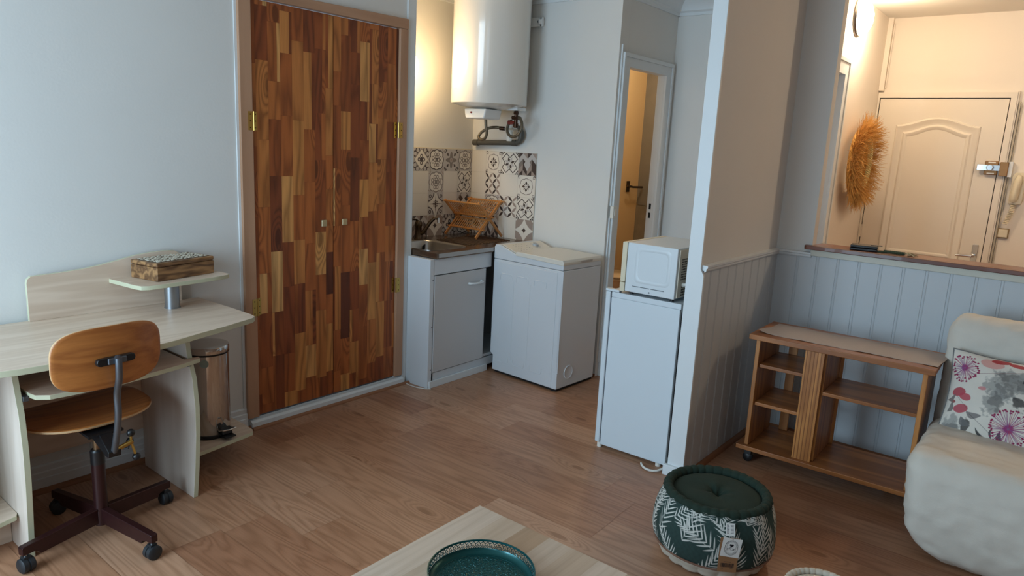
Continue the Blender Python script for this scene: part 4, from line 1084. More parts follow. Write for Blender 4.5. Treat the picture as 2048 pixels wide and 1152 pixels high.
m2.X = Rm_; m2.lathe([(.0001, .0942), (.019, .0942), (.019, .0952), (.0001, .0958)], (0, 0, 0), 24, 'x'); m2.build('round_sticker', mat('pale_sticker', srgb(150, 172, 168), .4), t)

# wall socket behind the desk
t = empty('wall_socket', (.0, .885, .16), 'white wall socket low behind the desk beside the chair stem', 'socket')
m = MB(); m.box(0.001, .012, .835, .935, .115, .215); m.build('socket_plate', PLASTW, t, bevel=.003)
m = MB(); m.lathe([(.026, .0121), (.024, .0135), (.021, .0122), (.0001, .0122)], (0, .885, .165), 24, 'x'); m.build('socket_well', PLASTC, t)
m = MB()
for dz in (-.009, .009): m.cyl((.0122, .885+dz, .165), (.0135, .885+dz, .165), .0028, n=8)
m.each('socket_hole', BLACK, t)
m = MB(); m.cyl((.013, .885, .172), (.02, .885, .172), .0025, n=8); m.build('earth_pin', CHROME, t)

# ================================================================== CHAIR
hub = Vector((.53, .67, 0))
MAR = mat('maroon_enamel', srgb(52, 26, 26), .32, .3, var=.2, vscale=30)
RST = mat('worn_steel_rod', srgb(140, 112, 84), .4, .85, var=.25, vscale=40)
t = empty('office_chair', hub, 'old swivel chair with plywood seat and back on a maroon four-arm castor base', 'chair')
def superell(a_, b_, e, n=56):
    out = []
    for i in range(n):
        th = 2*PI*i/n; c_, s_ = math.cos(th), math.sin(th)
        out.append((a_*abs(c_)**(2/e)*(1 if c_ >= 0 else -1), b_*abs(s_)**(2/e)*(1 if s_ >= 0 else -1)))
    return out
def plysheet(outline, fn, th, name, parent, mt, edge):
    """moulded plywood: outline in (u,v), fn maps (u,v,offset) to a point"""
    n = len(outline); rings = [1, .985, .93, .8, .6, .4, .2]
    vs = []; m = MB()
    for side_ in (0, 1):
        for k, rg in enumerate(rings):
            off = (th/2-(.0022 if k == 0 else 0))*(1 if side_ else -1)
            for (u, v) in outline: vs.append(tuple(fn(u*rg, v*rg, off)))
        vs.append(tuple(fn(0, 0, th/2*(1 if side_ else -1))))
    S = len(rings)*n+1; f1 = []; f2 = []
    for side_ in (0, 1):
        b = side_*S
        for k in range(len(rings)-1):
            for i in range(n):
                q = (b+k*n+i, b+k*n+(i+1) % n, b+(k+1)*n+(i+1) % n, b+(k+1)*n+i); f1.append(q if side_ == 0 else q[::-1])
        for i in range(n):
            q = (b+(len(rings)-1)*n+i, b+(len(rings)-1)*n+(i+1) % n, b+S-1); f1.append(q if side_ == 0 else q[::-1])
    for i in range(n): f2.append((i, S+i, S+(i+1) % n, (i+1) % n))
    m.use(mt); m.add(vs, f1); m.use(edge); m.add(vs, f2)
    return m.build(name, None, parent, smooth=50)
PEDGE = mat('worn_ply_edge', srgb(196, 160, 118), .5, var=.2, vscale=50)
ang = math.radians(5)
bc3 = Vector((.715, .662, .762)); yd = Vector((-.10, .995, 0)).normalized(); xd = Vector((.995, .10, 0)).normalized()
def backf(u, v, o):
    return bc3+yd*u+Vector((0, 0, 1))*v*.98+xd*(o+.05*v-1.0*u*u+.028-.4*v*v)
plysheet(superell(.187, .113, 3.4), backf, .011, 'backrest', t, PLY, PEDGE)
def seatf(u, v, o):   # u across (y), v fore-aft (x, towards the desk negative)
    z = .445+o+.9*v*v*(1 if v > 0 else .25)*.25-.10*v*0+.45*u*u*.6-(.55*max(0, -v-.12)**2)*2
    return Vector((.375, .688, 0))+xd*v+yd*u+Vector((0, 0, z))
so = superell(.236, .19, 3.0)
so = [(u*(1.0-.10*(v/.19)), v) for u, v in so]
plysheet(so, seatf, .012, 'seat', t, PLY, PEDGE)
# bracket on the back
pb = backf(0, -.01, .008)
m = MB(); m.X = Matrix.Translation(pb) @ Matrix((xd, yd, Vector((0, 0, 1)))).transposed().to_4x4()
m.prism([(-.062, -.010), (-.066, 0), (-.062, .012), (-.052, .014), (.052, .014), (.062, .012), (.066, 0), (.062, -.010), (.052, -.013), (-.052, -.013)], 'x', -.004, .014)
m.build('back_bracket', BLACK, t, bevel=.003)
m = MB(); m.X = Matrix.Translation(pb) @ Matrix((xd, yd, Vector((0, 0, 1)))).transposed().to_4x4()
m.box(.012, .022, -.032, .032, -.010, .012); m.build('bracket_sleeve', GREYM, t, bevel=.004)
q0 = pb+xd*.017
low = Vector((.66, .678, .392))
m = MB(); m.tube(smoothpoly([tuple(q0+Vector((0, 0, -.003))), tuple(q0+Vector((.004, 0, -.06))), (.735, .672, .62), (.728, .674, .545), (.70, .676, .46), tuple(low)], 6)[:31], .0115, 14)
m.build('back_post', GREYM, t)
# mechanism
m = MB(); m.prism([(.45, .432), (.60, .432), (.672, .385), (.668, .362), (.645, .362), (.52, .40), (.45, .41)], 'y', .655, .700)
m.build('tilt_bracket', BLACK, t, bevel=.003)
m = MB(); m.box(.38, .60, .62, .74, .425, .434); m.build('seat_plate', BLACK, t)
m = MB(); m.cyl((.66, .690, .385), (.655, .745, .398), .009, n=12); m.build('clamp_bar', BRASS, t)
m = MB(); m.tube([(.655, .742, .425), (.655, .740, .40), (.662, .752, .345)], .005, 8); m.build('clamp_lever', BRASS, t)
for p in ((.655, .742, .432), (.662, .754, .337)):
    m = MB(); m.sphere(p, .0145, 12); m.build('lever_knob', BLACK, t)
m = MB(); m.tube([(.548, .690, .352), (.58, .73, .348), (.60, .752, .352), (.605, .756, .372)], .004, 8); m.build('height_lever', BLACK, t)
m = MB(); m.sphere((.606, .757, .380), .013, 12); m.build('lever_knob', BLACK, t)
m = MB(); m.cyl((.53, .67, .30), (.53, .67, .432), .0125, n=18); m.build('seat_rod', RST, t)
m = MB(); m.cyl((.53, .67, .295), (.53, .67, .345), .0245, n=24).cyl((.53, .67, .345), (.53, .67, .352), .0245, .020, 24); m.build('column_collar', BLACK, t)
m = MB(); m.cyl((.53, .67, .055), (.53, .67, .30), .0235, .0235, 24).cyl((.53, .67, .05), (.53, .67, .11), .0255, n=24); m.build('column', MAR, t)
for (ax, ay) in ((.592, .392), (.827, .725), (.465, .948), (.237, .615)):
    d_ = Vector((ax, ay, 0))-hub; ln = d_.length+.005; d_.normalize(); px = Vector((-d_.y, d_.x, 0))
    X = Matrix((d_, px, Vector((0, 0, 1)))).transposed().to_4x4(); X.translation = hub
    m = MB(); m.X = X
    m.prism([(.02, .058), (.02, .118), (ln-.0, .100), (ln+.004, .096), (ln+.004, .068), (ln-.035, .068), (ln-.05, .062), (ln-.055, .050)], 'y', -.013, .013)
    ar = m.build('base_arm', MAR, t, bevel=.003)
    m = MB(); m.X = X
    m.cyl((ln-.012, 0, .055), (ln-.012, 0, .07), .006, n=10)
    m.build('castor_pin', CHROME, ar)
    m = MB(); tw = random.uniform(-.6, .6) if ax > .7 or ax < .3 else random.uniform(.2, .6)
    m.X = X @ Matrix.Translation((ln-.012, 0, .0275)) @ Matrix.Rotation(tw+1.2, 4, 'Z')
    m.lathe([(.0001, -.022), (.022, -.022), (.027, -.018), (.027, -.003), (.024, -.002), (.024, .002), (.027, .003), (.027, .018), (.022, .022), (.0001, .022)], (0, 0, 0), 28, 'y')
    m.box(-.012, .012, -.012, .012, .012, .032)
    m.build('castor', mat('dull_black_castor', srgb(30, 34, 38), .5), ar)

# ================================================================== TROLLEY
th0 = .022; X = Matrix.Translation((2.071, 3.112, 0)) @ Matrix.Rotation(th0, 4, 'Z')
t = empty('pine_trolley', (2.071, 3.112, 0), 'honey pine television trolley with open shelves on castors before the panelled wall', 'trolley', rz=th0)
def tb(nm, x0_, x1_, y0_, y1_, z0_, z1_, mt, bev=.003): return MB().box(x0_, x1_, y0_, y1_, z0_, z1_).build(nm, mt, t, local=True, bevel=bev)
tb('trolley_top', -.005, .806, -.012, .365, .654, .680, PINE)
tb('base_board', -.005, .772, -.020, .360, .078, .101, PINE)
tb('side_panel', .030, .050, .0, .34, .1012, .6538, PINEV)
tb('side_panel', .760, .780, .0, .34, .1012, .6538, PINEV)
tb('divider', .340, .360, .03, .34, .1012, .6538, PINEV)
m = MB(); m.box(.264, .352, .003, .018, .1012, .6538)
m.build('front_post', PINEV, t, local=True, bevel=.002)
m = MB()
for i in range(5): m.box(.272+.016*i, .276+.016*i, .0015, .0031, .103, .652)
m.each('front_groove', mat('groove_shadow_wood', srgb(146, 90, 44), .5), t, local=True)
tb('shelf', .0505, .3395, .02, .33, .511, .529, PINE); tb('shelf', .0505, .3395, .02, .33, .312, .330, PINE)
tb('shelf', .3605, .7595, .02, .33, .443, .461, PINE)
tb('rear_post', .100, .145, .335, .352, .1012, .6538, PINEV); tb('rear_post', .36, .375, .335, .352, .1012, .6538, PINEV); tb('rear_post', .74, .76, .341, .355, .1012, .6538, PINEV)
for (a_, b_) in ((.045, .04), (.68, .22), (.045, .32), (.73, .32)):
    m = MB(); m.lathe([(.0001, -.012), (.020, -.012), (.0245, -.009), (.0245, .009), (.020, .012), (.0001, .012)], (a_, b_, .0247), 24, 'y'); cs = m.build('castor', BLACK, t, local=True)
    m = MB(); m.box(a_-.018, a_+.018, b_-.014, b_+.014, .040, .0775); m.build('castor_fork', BLACK, cs, local=True, bevel=.003)
# runner
RUN = mat('taupe_linen', srgb(180, 168, 160), .9, var=.08, vscale=300, bump=.6, bscale=500)
t = empty('table_runner', (2.49, 3.29, .68), 'taupe linen runner laid along the top of the pine trolley', 'runner', rz=th0)
n1, n2 = 60, 14
P = np.zeros((n2, n1, 3)); uu = np.linspace(-.395, .392, n1); vv = np.linspace(-.118, .150, n2)
for j in range(n2):
    for i in range(n1):
        skew = -.02*(uu[i])/.4*0
        z = .0018+.0012*math.sin(uu[i]*21+vv[j]*9)+.0008*math.sin(uu[i]*47-vv[j]*33)
        e = (uu[i]+.395); z += .012*max(0, 1-e/.09)**2*max(0, (.05-vv[j])/.15)
        P[j, i] = (uu[i]+.012*math.sin(vv[j]*8), vv[j]+.035*(-uu[i]/.4)*.25+(.012*math.sin(uu[i]*6)), z)
vs = P.reshape(-1, 3).tolist(); fs = [(j*n1+i, j*n1+i+1, (j+1)*n1+i+1, (j+1)*n1+i) for j in range(n2-1) for i in range(n1-1)]
m = MB(); m.add(vs, fs); o = m.build('runner_cloth', RUN, t, local=True)
md = o.modifiers.new('sol', 'SOLIDIFY'); md.thickness = .0014; md.offset = 1

# ================================================================== SOFA
LIN = mat('ecru_cotton_cover', srgb(216, 210, 198), .85, var=.04, vscale=6, bump=.25, bscale=260)
def softbox(cx_, cy_, cz_, sx, sy, sz, r_, nz=.006, res=.02, seed=0, fn=None):
    """rounded upholstered block with creases"""
    nx_, ny_, nz_ = [max(6, int(s_/res)) for s_ in (sx, sy, sz)]
    vs = {}; V = []; Fs = []
    def vid(i, j, k):
        key = (i, j, k)
        if key not in vs:
            p = Vector(((i/nx_-.5)*sx, (j/ny_-.5)*sy, (k/nz_-.5)*sz))
            q = Vector([max(-s_/2+r_, min(s_/2-r_, p[a_])) for a_, s_ in enumerate((sx, sy, sz))])
            d_ = p-q; L_ = d_.length
            nrm = d_/L_ if L_ > 1e-6 else Vector((0, 0, 1))
            # for flat parts push out from the clamped box
            mx = max(range(3), key=lambda a_: abs(d_[a_]))
            if L_ > 1e-6: p2 = q+nrm*r_
            else: p2 = p
            w = Vector((cx_, cy_, cz_))+p2
            s1 = noise.noise(Vector((w.x*9+seed, w.y*9, w.z*22)))*.55+noise.noise(Vector((w.x*26+seed, w.y*26, w.z*30)))*.55+noise.noise(Vector((w.x*4, w.y*4+seed, w.z*4)))*.8
            ridge = 1-abs(noise.noise(Vector((w.x*7+seed*2, w.y*10, w.z*14))))*2
            w = w+nrm*(s1*nz+max(0, ridge-.6)*nz*1.2)
            if fn: w = fn(w)
            vs[key] = len(V); V.append(tuple(w))
        return vs[key]
    for (a_, b_, fixed, N1, N2, N3) in ((0, 1, 2, nx_, ny_, nz_), (1, 2, 0, ny_, nz_, nx_), (0, 2, 1, nx_, nz_, ny_)):
        for f_ in (0, N3):
            for i in range(N1):
                for j in range(N2):
                    q = []
                    for (p_, r__) in ((i, j), (i+1, j), (i+1, j+1), (i, j+1)):
                        idx = [0, 0, 0]; idx[a_] = p_; idx[b_] = r__; idx[fixed] = f_; q.append(vid(*idx))
                    Fs.append(tuple(q))
    m = MB(); m.add(V, Fs); return m
sofa = empty('sofa', (3.6, 3.05, 0), 'armless sofa in a loose ecru cotton cover at the right beside the pine trolley', 'sofa')
def leanb(w):
    w.y += (.88-w.z)*-.12
    w.x += .035*max(0, (.42-w.z)/.42)*0
    return w
o = softbox(3.60, 3.46, .595, 1.46, .17, .59, .075, .008, .016, 2, leanb).build('back_cushion', LIN, sofa, smooth=180)
def seatdef(w):
    # the hanging front cover narrows towards the floor with a round lower corner
    fo = max(0, 1-(w.x-2.87)/.6)**1.5
    k = max(0, (.14-w.z)/.14); w.x += (.13*k**2.0+.04*max(0, (.42-w.z)/.42))*fo
    w.y += .05*math.sin(min(1, max(0, w.z/.42))*PI)*-.5
    return w
o = softbox(3.600, 3.035, .220, 1.47, .62, .43, .070, .008, .015, 7, seatdef).build('seat_cushion', LIN, sofa, smooth=180)
m = MB(); m.box(3.05, 4.25, 2.85, 3.3, .0, .04); m.build('sofa_base', BLACK, sofa)
# printed cushion
random.seed(9); rs = np.random.RandomState(4)
Wc, Hc = 360, 300
U, V_ = np.meshgrid(np.linspace(0, 1.25, Wc), np.linspace(0, 1, Hc))
def nz2(x, y, s_, sd=0):
    r_ = np.zeros_like(x)
    for o_ in range(4):
        f_ = s_*2**o_; a_ = .5**o_
        r_ += a_*np.sin(x*f_*6.1+sd+np.sin(y*f_*5.3+sd*1.7)*1.9)*np.sin(y*f_*6.7+sd*2.3+np.sin(x*f_*4.9-sd)*1.7)
    return r_
Cc = np.ones((Hc, Wc, 3))*np.array(srgb(222, 217, 206)[:3])
Cc *= (1+.03*nz2(U, V_, 1.3)[..., None])
def blend(mask, col, al=1.0):
    mm = np.clip(mask, 0, 1)[..., None]*al; Cc[:] = Cc*(1-mm)+np.array(col[:3])*mm
def blob(cx_, cy_, rx, ry, col, al=1., rough_=.25, seed_=0, rot=0, soft=14):
    x = (U-cx_)*math.cos(rot)+(V_-cy_)*math.sin(rot); y = -(U-cx_)*math.sin(rot)+(V_-cy_)*math.cos(rot)
    d_ = np.hypot(x/rx, y/ry)+rough_*nz2(U, V_, 4, seed_)*.5
    blend((1-d_)*soft, col, al)
def leaf(cx_, cy_, L_, wd, rot, col, al=1.):
    x = (U-cx_)*math.cos(rot)+(V_-cy_)*math.sin(rot); y = -(U-cx_)*math.sin(rot)+(V_-cy_)*math.cos(rot)
    s_ = x/L_; wv = wd*np.sin(np.clip(s_, 0, 1)*PI)**.8
    blend(((wv-np.abs(y+.02*np.sin(s_*4)))*220)*((s_ > 0) & (s_ < 1)), col, al)
def stem(pts, wd, col):
    for k in range(len(pts)-1):
        (ax, ay), (bx_, by_) = pts[k], pts[k+1]; dx, dy = bx_-ax, by_-ay; L2 = dx*dx+dy*dy
        s_ = np.clip(((U-ax)*dx+(V_-ay)*dy)/L2, 0, 1); d_ = np.hypot(U-ax-s_*dx, V_-ay-s_*dy); blend((wd-d_)*400, col)
def burst(cx_, cy_, R_, n_, sd):
    blob(cx_, cy_, R_*.26, R_*.26, srgb(120, 62, 118), .9, .2, sd, soft=4)
    rr_ = random.Random(sd)
    for k in range(n_):
        a_ = 2*PI*k/n_+rr_.uniform(-.08, .08); r_ = R_*rr_.uniform(.72, 1.0); r0_ = R_*.08
        ex, ey = cx_+r_*math.cos(a_), cy_+r_*math.sin(a_)
        c_ = rr_.choice([srgb(150, 60, 120), srgb(168, 52, 96), srgb(140, 78, 132)])
        stem([(cx_+r0_*math.cos(a_), cy_+r0_*math.sin(a_)), (ex, ey)], .0035, c_)
        blob(ex, ey, .0125, .0105, srgb(150, 44, 84), 1, .0, 0, 0, 6)
# watercolour greys
for (x_, y_, a_, b_, s_) in ((.55, .66, .17, .15, 1), (.50, .50, .10, .15, 2), (.62, .78, .17, .08, 5), (.12, .16, .12, .11, 3), (.70, .72, .10, .12, 6)):
    blob(x_, y_, a_, b_, srgb(150, 150, 146), .75, .6, s_, soft=5); blob(x_+.02, y_-.01, a_*.7, b_*.6, srgb(98, 98, 96), .6, .9, s_+9, soft=3)
for (x_, y_, a_, b_, s_) in ((.74, .52, .07, .09, 4), (.28, .16, .05, .12, 8), (.80, .76, .06, .10, 11)): blob(x_, y_, a_, b_, srgb(40, 40, 42), .85, .8, s_, soft=4)
# red and rose petals
for (x_, y_, a_, b_, c_, r_) in ((.42, .90, .12, .06, srgb(214, 160, 152), 0), (.50, .95, .10, .035, srgb(176, 40, 46), .1), (.66, .93, .09, .03, srgb(186, 52, 56), -.1), (.95, .90, .13, .035, srgb(182, 44, 50), -.15), (1.10, .86, .09, .05, srgb(190, 90, 92), 0),
                         (.14, .53, .08, .05, srgb(178, 60, 76), .3), (.22, .49, .07, .04, srgb(190, 76, 90), -.2), (.20, .36, .08, .05, srgb(182, 72, 88), .2), (.37, .61, .04, .02, srgb(206, 140, 140), 0), (1.04, .44, .07, .08, srgb(176, 50, 66), 0), (1.12, .34, .07, .07, srgb(188, 70, 84), .5),
                         (1.15, .62, .10, .09, srgb(206, 160, 158), 0), (.72, .05, .10, .03, srgb(170, 50, 80), .1), (.95, .10, .10, .05, srgb(176, 56, 74), .2), (.10, .42, .03, .02, srgb(150, 70, 70), 0)):
    blob(x_, y_, a_, b_, c_, .92, .12, x_*10, r_)
for (x_, y_, L_, w_, r_, c_) in ((.26, .34, .16, .035, -.2, srgb(128, 124, 122)), (.22, .28, .14, .04, -.8, srgb(110, 110, 110)), (.05, .30, .13, .03, 1.1, srgb(120, 116, 112)), (.02, .43, .12, .025, .5, srgb(120, 112, 110)),
                             (.38, .20, .2, .018, -.75, srgb(34, 38, 40)), (.62, .22, .2, .03, -1.35, srgb(60, 58, 66)), (.55, .24, .16, .014, -1.6, srgb(70, 60, 70)), (.86, .12, .28, .035, -.35, srgb(24, 28, 30)), (.98, .26, .2, .04, -1.5, srgb(26, 30, 32)), (.84, .50, .2, .025, .35, srgb(70, 70, 72)), (.92, .80, .2, .02, -1.0, srgb(60, 62, 64)), (.9, .64, .16, .02, -.5, srgb(130, 128, 126)), (1.05, .7, .2, .03, -.9, srgb(90, 90, 92))):
    leaf(x_, y_, L_, w_, r_, c_, .92)
stem([(.10, .72), (.45, .79), (.75, .86), (1.25, .86)], .003, srgb(120, 50, 60)); stem([(.26, .10), (.6, .08), (1.0, .02)], .003, srgb(60, 60, 60)); stem([(.30, .32), (.45, .22), (.62, .10)], .0028, srgb(60, 60, 60)); stem([(.14, .48), (.28, .36)], .0025, srgb(80, 70, 70)); stem([(.80, .66), (1.0, .5), (1.2, .4)], .003, srgb(70, 70, 70))
burst(.155, .80, .155, 46, 1); burst(.69, .25, .20, 60, 2); burst(1.16, .20, .17, 46, 3); burst(.05, .04, .05, 10, 4)
cu0 = Vector((2.908, 3.15, .374)); ux = Vector((1, -.01, .010)).normalized(); vy = Vector((.0, .40, .92)).normalized(); nn_ = ux.cross(vy)*1.0
if nn_.y > 0: nn_ = -nn_
SW, SH = .46, .41
t = empty('floral_cushion', (3.12, 3.10, .38), 'square cushion printed with magenta flowers and grey leaves leaning on the ecru sofa', 'cushion')
u1 = np.linspace(0, 1, Wc); v1 = np.linspace(0, 1, Hc)
UU, VV = np.meshgrid(u1, v1)
puff = (np.sin(UU*PI)**.55)*(np.sin(VV*PI)**.55)
pin = .018*np.sin(VV*PI)*np.sign(.5-UU)*(np.abs(UU-.5)*2)**6
pin2 = .018*np.sin(UU*PI)*np.sign(.5-VV)*(np.abs(VV-.5)*2)**6
wr = .0025*np.sin(UU*19+VV*7)*np.sin(VV*13)
def cush(sign):
    P = np.zeros((Hc, Wc, 3)); th = .062*puff*sign+wr*sign*puff
    for a_ in range(3): P[..., a_] = cu0[a_]+ux[a_]*(UU*SW+pin)+vy[a_]*(VV*SH+pin2)+nn_[a_]*th
    return P
CP = colmat('printed_cotton', .85, .3, 500)
grid_print('cushion_front', cush(1), Cc, CP, t)
st = 6
Pb = cush(-1)[::st, ::st]; Pb = Pb.copy()
mb = MB(); hh, ww = Pb.shape[:2]
mb.add(Pb.reshape(-1, 3).tolist(), [(j*ww+i, j*ww+i+1, (j+1)*ww+i+1, (j+1)*ww+i) for j in range(hh-1) for i in range(ww-1)]); mb.build('cushion_back', mat('grey_cushion_cloth', srgb(150, 150, 150), .9), t)
P0 = cush(0)
edge = [P0[0, i] for i in range(0, Wc, 8)]+[P0[j, -1] for j in range(0, Hc, 8)]+[P0[-1, i] for i in range(Wc-1, 0, -8)]+[P0[j, 0] for j in range(Hc-1, 0, -8)]
m = MB(); m.tube([tuple(p) for p in edge], .0035, 6, True); m.build('cushion_piping', mat('grey_piping', srgb(120, 122, 122), .8), t)

# ================================================================== POUFS
DG = srgb(38, 62, 58); LGc = srgb(208, 209, 202)
def palm_print(Wp, Hp, aspect, seed):
    """palm fronds drawn in off-white on dark green; u wraps"""
    rg = random.Random(seed)
    C = np.ones((Hp, Wp, 3))*np.array(DG[:3]); 
    uu_, vv_ = np.meshgrid((np.arange(Wp)+.5)/Wp*aspect, (np.arange(Hp)+.5)/Hp)
    C *= (1+.12*np.sin(uu_*61+np.sin(vv_*40))[..., None]*np.sin(vv_*53)[..., None])
    M_ = np.zeros((Hp, Wp))
    def seg(ax, ay, bx_, by_, w0, w1):
        dx, dy = bx_-ax, by_-ay; L2 = dx*dx+dy*dy+1e-9
        x0_ = min(ax, bx_)-.05; x1_ = max(ax, bx_)+.05
        for sh in (-aspect, 0, aspect):
            i0 = int((x0_+sh)/aspect*Wp); i1 = int((x1_+sh)/aspect*Wp)+1
            i0, i1 = max(0, i0), min(Wp, i1)
            if i1 <= i0: continue
            X_ = uu_[:, i0:i1]-sh; Y_ = vv_[:, i0:i1]
            s_ = ((X_-ax)*dx+(Y_-ay)*dy)/L2; sc = np.clip(s_, 0, 1)
            d_ = np.hypot(X_-ax-sc*dx, Y_-ay-sc*dy); w_ = (w0+(w1-w0)*sc)*np.sin(np.clip(.12+.88*sc, 0, 1)*PI)**.5
            M_[:, i0:i1] = np.maximum(M_[:, i0:i1], np.clip((w_-d_)*160, 0, 1))
    nf = int(aspect*2.3)
    for k in range(nf):
        for lvl in range(3):
            bx_ = (k+.35*lvl+rg.uniform(-.2, .2))*aspect/nf; by_ = -.05+.36*lvl+rg.uniform(-.08, .08)
            a_ = PI/2+rg.uniform(-1.0, 1.0); L_ = rg.uniform(.50, .66); n_ = 9
            for i in range(n_):
                s_ = i/(n_-1); px_, py_ = bx_+L_*s_*math.cos(a_+.3*s_), by_+L_*s_*math.sin(a_+.3*s_)
                ll = L_*.50*(1-.45*s_)*(.6+.4*min(1, s_*4))
                for sd in (-1, 1):
                    aa_ = a_+.3*s_+sd*(.85-.35*s_)+rg.uniform(-.09, .09)
                    seg(px_, py_, px_+ll*math.cos(aa_), py_+ll*math.sin(aa_), .017, .010)
            seg(bx_, by_, bx_+L_*math.cos(a_+.3), by_+L_*math.sin(a_+.3), .006, .006)
    return C*(1-M_[..., None])+np.array(LGc[:3])*M_[..., None]
CREAM = mat('cream_canvas', srgb(206, 198, 182), .9, var=.04, vscale=20, bump=.4, bscale=300)
GV = mat('dark_green_velvet', srgb(24, 44, 34), .9, var=.12, vscale=30, bump=.3, bscale=200)
PF = colmat('palm_leaf_fabric', .85, .35, 500)
def gather(a_, k, amp): return amp*abs(math.sin(a_*k/2))
def pouf(cx_, cy_, label, top_mat, seed, Hh=.27, tags=True, Wp=1300, Hp=230, rot=0):
    t = empty('pouf', (cx_, cy_, 0), label, 'pouf', rz=0)
    # patterned side
    prof = [(.222, .058), (.229, .075), (.2335, .105), (.233, .14), (.229, .175), (.221, .205), (.211, .232), (.204, .25), (.200, Hh-.012)]
    zz = np.interp(np.linspace(0, 1, Hp), np.linspace(0, 1, len(prof)), [p[1] for p in prof]); rr_ = np.interp(np.linspace(0, 1, Hp), np.linspace(0, 1, len(prof)), [p[0] for p in prof])
    kern = np.ones(25)/25; rr_ = np.convolve(np.pad(rr_, 12, mode='edge'), kern, 'valid')
    A_ = np.arange(Wp)/Wp*2*PI
    P = np.zeros((Hp, Wp, 3)); tt_ = np.linspace(0, 1, Hp)[:, None]
    puck = -.006*np.abs(np.sin(A_*17))[None, :]*np.clip((tt_-.72)/.28, 0, 1)**1.5*-1+.002*np.sin(A_*9+tt_*6)-.004*np.clip((.06-tt_)/.06, 0, 1)
    R_ = rr_[:, None]+puck
    P[..., 0] = cx_+R_*np.cos(A_+rot); P[..., 1] = cy_+R_*np.sin(A_+rot); P[..., 2] = zz[:, None]+.0*tt_+.004*np.abs(np.sin(A_*17))[None, :]*np.clip((tt_-.85)/.15, 0, 1)
    grid_print('pouf_side', P, palm_print(Wp, Hp, 6.3, seed), PF, t, closed_u=True)
    # cream tufted bottom
    n = 220; rows = [(.150, .001), (.185, .004), (.199, .012), (.2035, .022), (.205, .030), (.213, .040), (.220, .052), (.2225, .060)]
    vs = []
    for k, (r_, z_) in enumerate(rows):
        for i in range(n):
            a_ = 2*PI*i/n; g = abs(math.sin(a_*9)); rr2 = r_+(.010*(g**.5)-.006)*(1 if 1 < k < 6 else .3); vs.append((cx_+rr2*math.cos(a_), cy_+rr2*math.sin(a_), z_+(.003*(1-g) if k < 3 and k > 0 else 0)))
    fs = [(k*n+i, k*n+(i+1) % n, (k+1)*n+(i+1) % n, (k+1)*n+i) for k in range(len(rows)-1) for i in range(n)]+[tuple(range(n))[::-1]]
    m = MB(); m.add(vs, fs); m.build('pouf_bottom', CREAM, t, smooth=180)
    m = MB(); m.tube([(cx_+.2245*math.cos(2*PI*i/120), cy_+.2245*math.sin(2*PI*i/120), .0605) for i in range(120)], .004, 8, True); m.build('lower_piping', mat('rust_piping', srgb(128, 92, 74), .8), t)
    # gathered roll round the top
    pts = []; rad = []
    for i in range(300):
        a_ = 2*PI*i/300; g = abs(math.sin(a_*17+.4*math.sin(a_*5))); pts.append((cx_+.186*math.cos(a_), cy_+.186*math.sin(a_), Hh-.010)); rad.append(.0155+.0045*g**.6)
    m = MB(); m.tube(pts, rad, 14, True); m.build('gathered_rim', top_mat, t, smooth=180)
    # cushion top with a tufted centre
    rows = 36; n = 120; vs = []
    for k in range(rows+1):
        r_ = .178*k/rows
        for i in range(n):
            a_ = 2*PI*i/n; s_ = r_/.178
            z_ = Hh-.014+.012*(1-s_**4)-.030*math.exp(-(r_/.026)**2)-.007*math.exp(-(r_/.06)**2)*(1+.8*math.sin(a_*5+.7))-.012*s_**10
            z_ += .0035*math.sin(a_*3+1)*math.exp(-((r_-.08)/.05)**2)
            vs.append((cx_+r_*math.cos(a_), cy_+r_*math.sin(a_), z_))
    fs = [(k*n+i, k*n+(i+1) % n, (k+1)*n+(i+1) % n, (k+1)*n+i) for k in range(rows) for i in range(n)]
    m = MB(); m.add(vs, fs); m.build('pouf_top', top_mat, t, smooth=180)
    return t
cxp, cyp = 2.322, 2.205
pt_ = pouf(cxp, cyp, 'round pouf with dark green tufted top, palm leaf sides and hanging paper tags', GV, 31)
cd_ = Vector((3.24-cxp, -.315-cyp, 0)).normalized(); sd_ = Vector((-cd_.y, cd_.x, 0))
KR = mat('kraft_card', srgb(150, 108, 72), .8, var=.06, vscale=30)
WH = mat('white_card', srgb(226, 226, 222), .6)
INK = mat('dark_ink', srgb(28, 28, 34), .6)
def tagframe(az, rad, z, tilt=.0, roll=0.):
    """frame on the pouf's side: local x to the right seen from outside, y up, z outward"""
    out = Vector((math.cos(az), math.sin(az), 0)); right = Vector((-math.sin(az), math.cos(az), 0)); up = Vector((0, 0, 1))
    up2 = (up*math.cos(tilt)+out*-math.sin(tilt)).normalized(); out2 = right.cross(up2)
    r2 = right*math.cos(roll)+up2*math.sin(roll); u2 = -right*math.sin(roll)+up2*math.cos(roll)
    Mx = Matrix((r2, u2, out2)).transposed().to_4x4(); Mx.translation = Vector((cxp, cyp, z))+out*rad; return Mx
az = math.atan2(cd_.y, cd_.x)+.27
def text(s_, size, X_, m_, parent, name, align='CENTER'):
    cu = bpy.data.curves.new(name, 'FONT'); cu.body = s_; cu.size = size; cu.align_x = align; cu.align_y = 'CENTER'; cu.extrude = .0002
    ob = bpy.data.objects.new(name, cu); COL.objects.link(ob)
    dg = bpy.context.evaluated_depsgraph_get(); me = bpy.data.meshes.new_from_object(ob.evaluated_get(dg)); bpy.data.objects.remove(ob)
    me.transform(Matrix.Translation(-origin_of(parent)) @ X_); me.materials.append(m_)
    o_ = bpy.data.objects.new(name, me); COL.objects.link(o_); o_.parent = parent; return o_
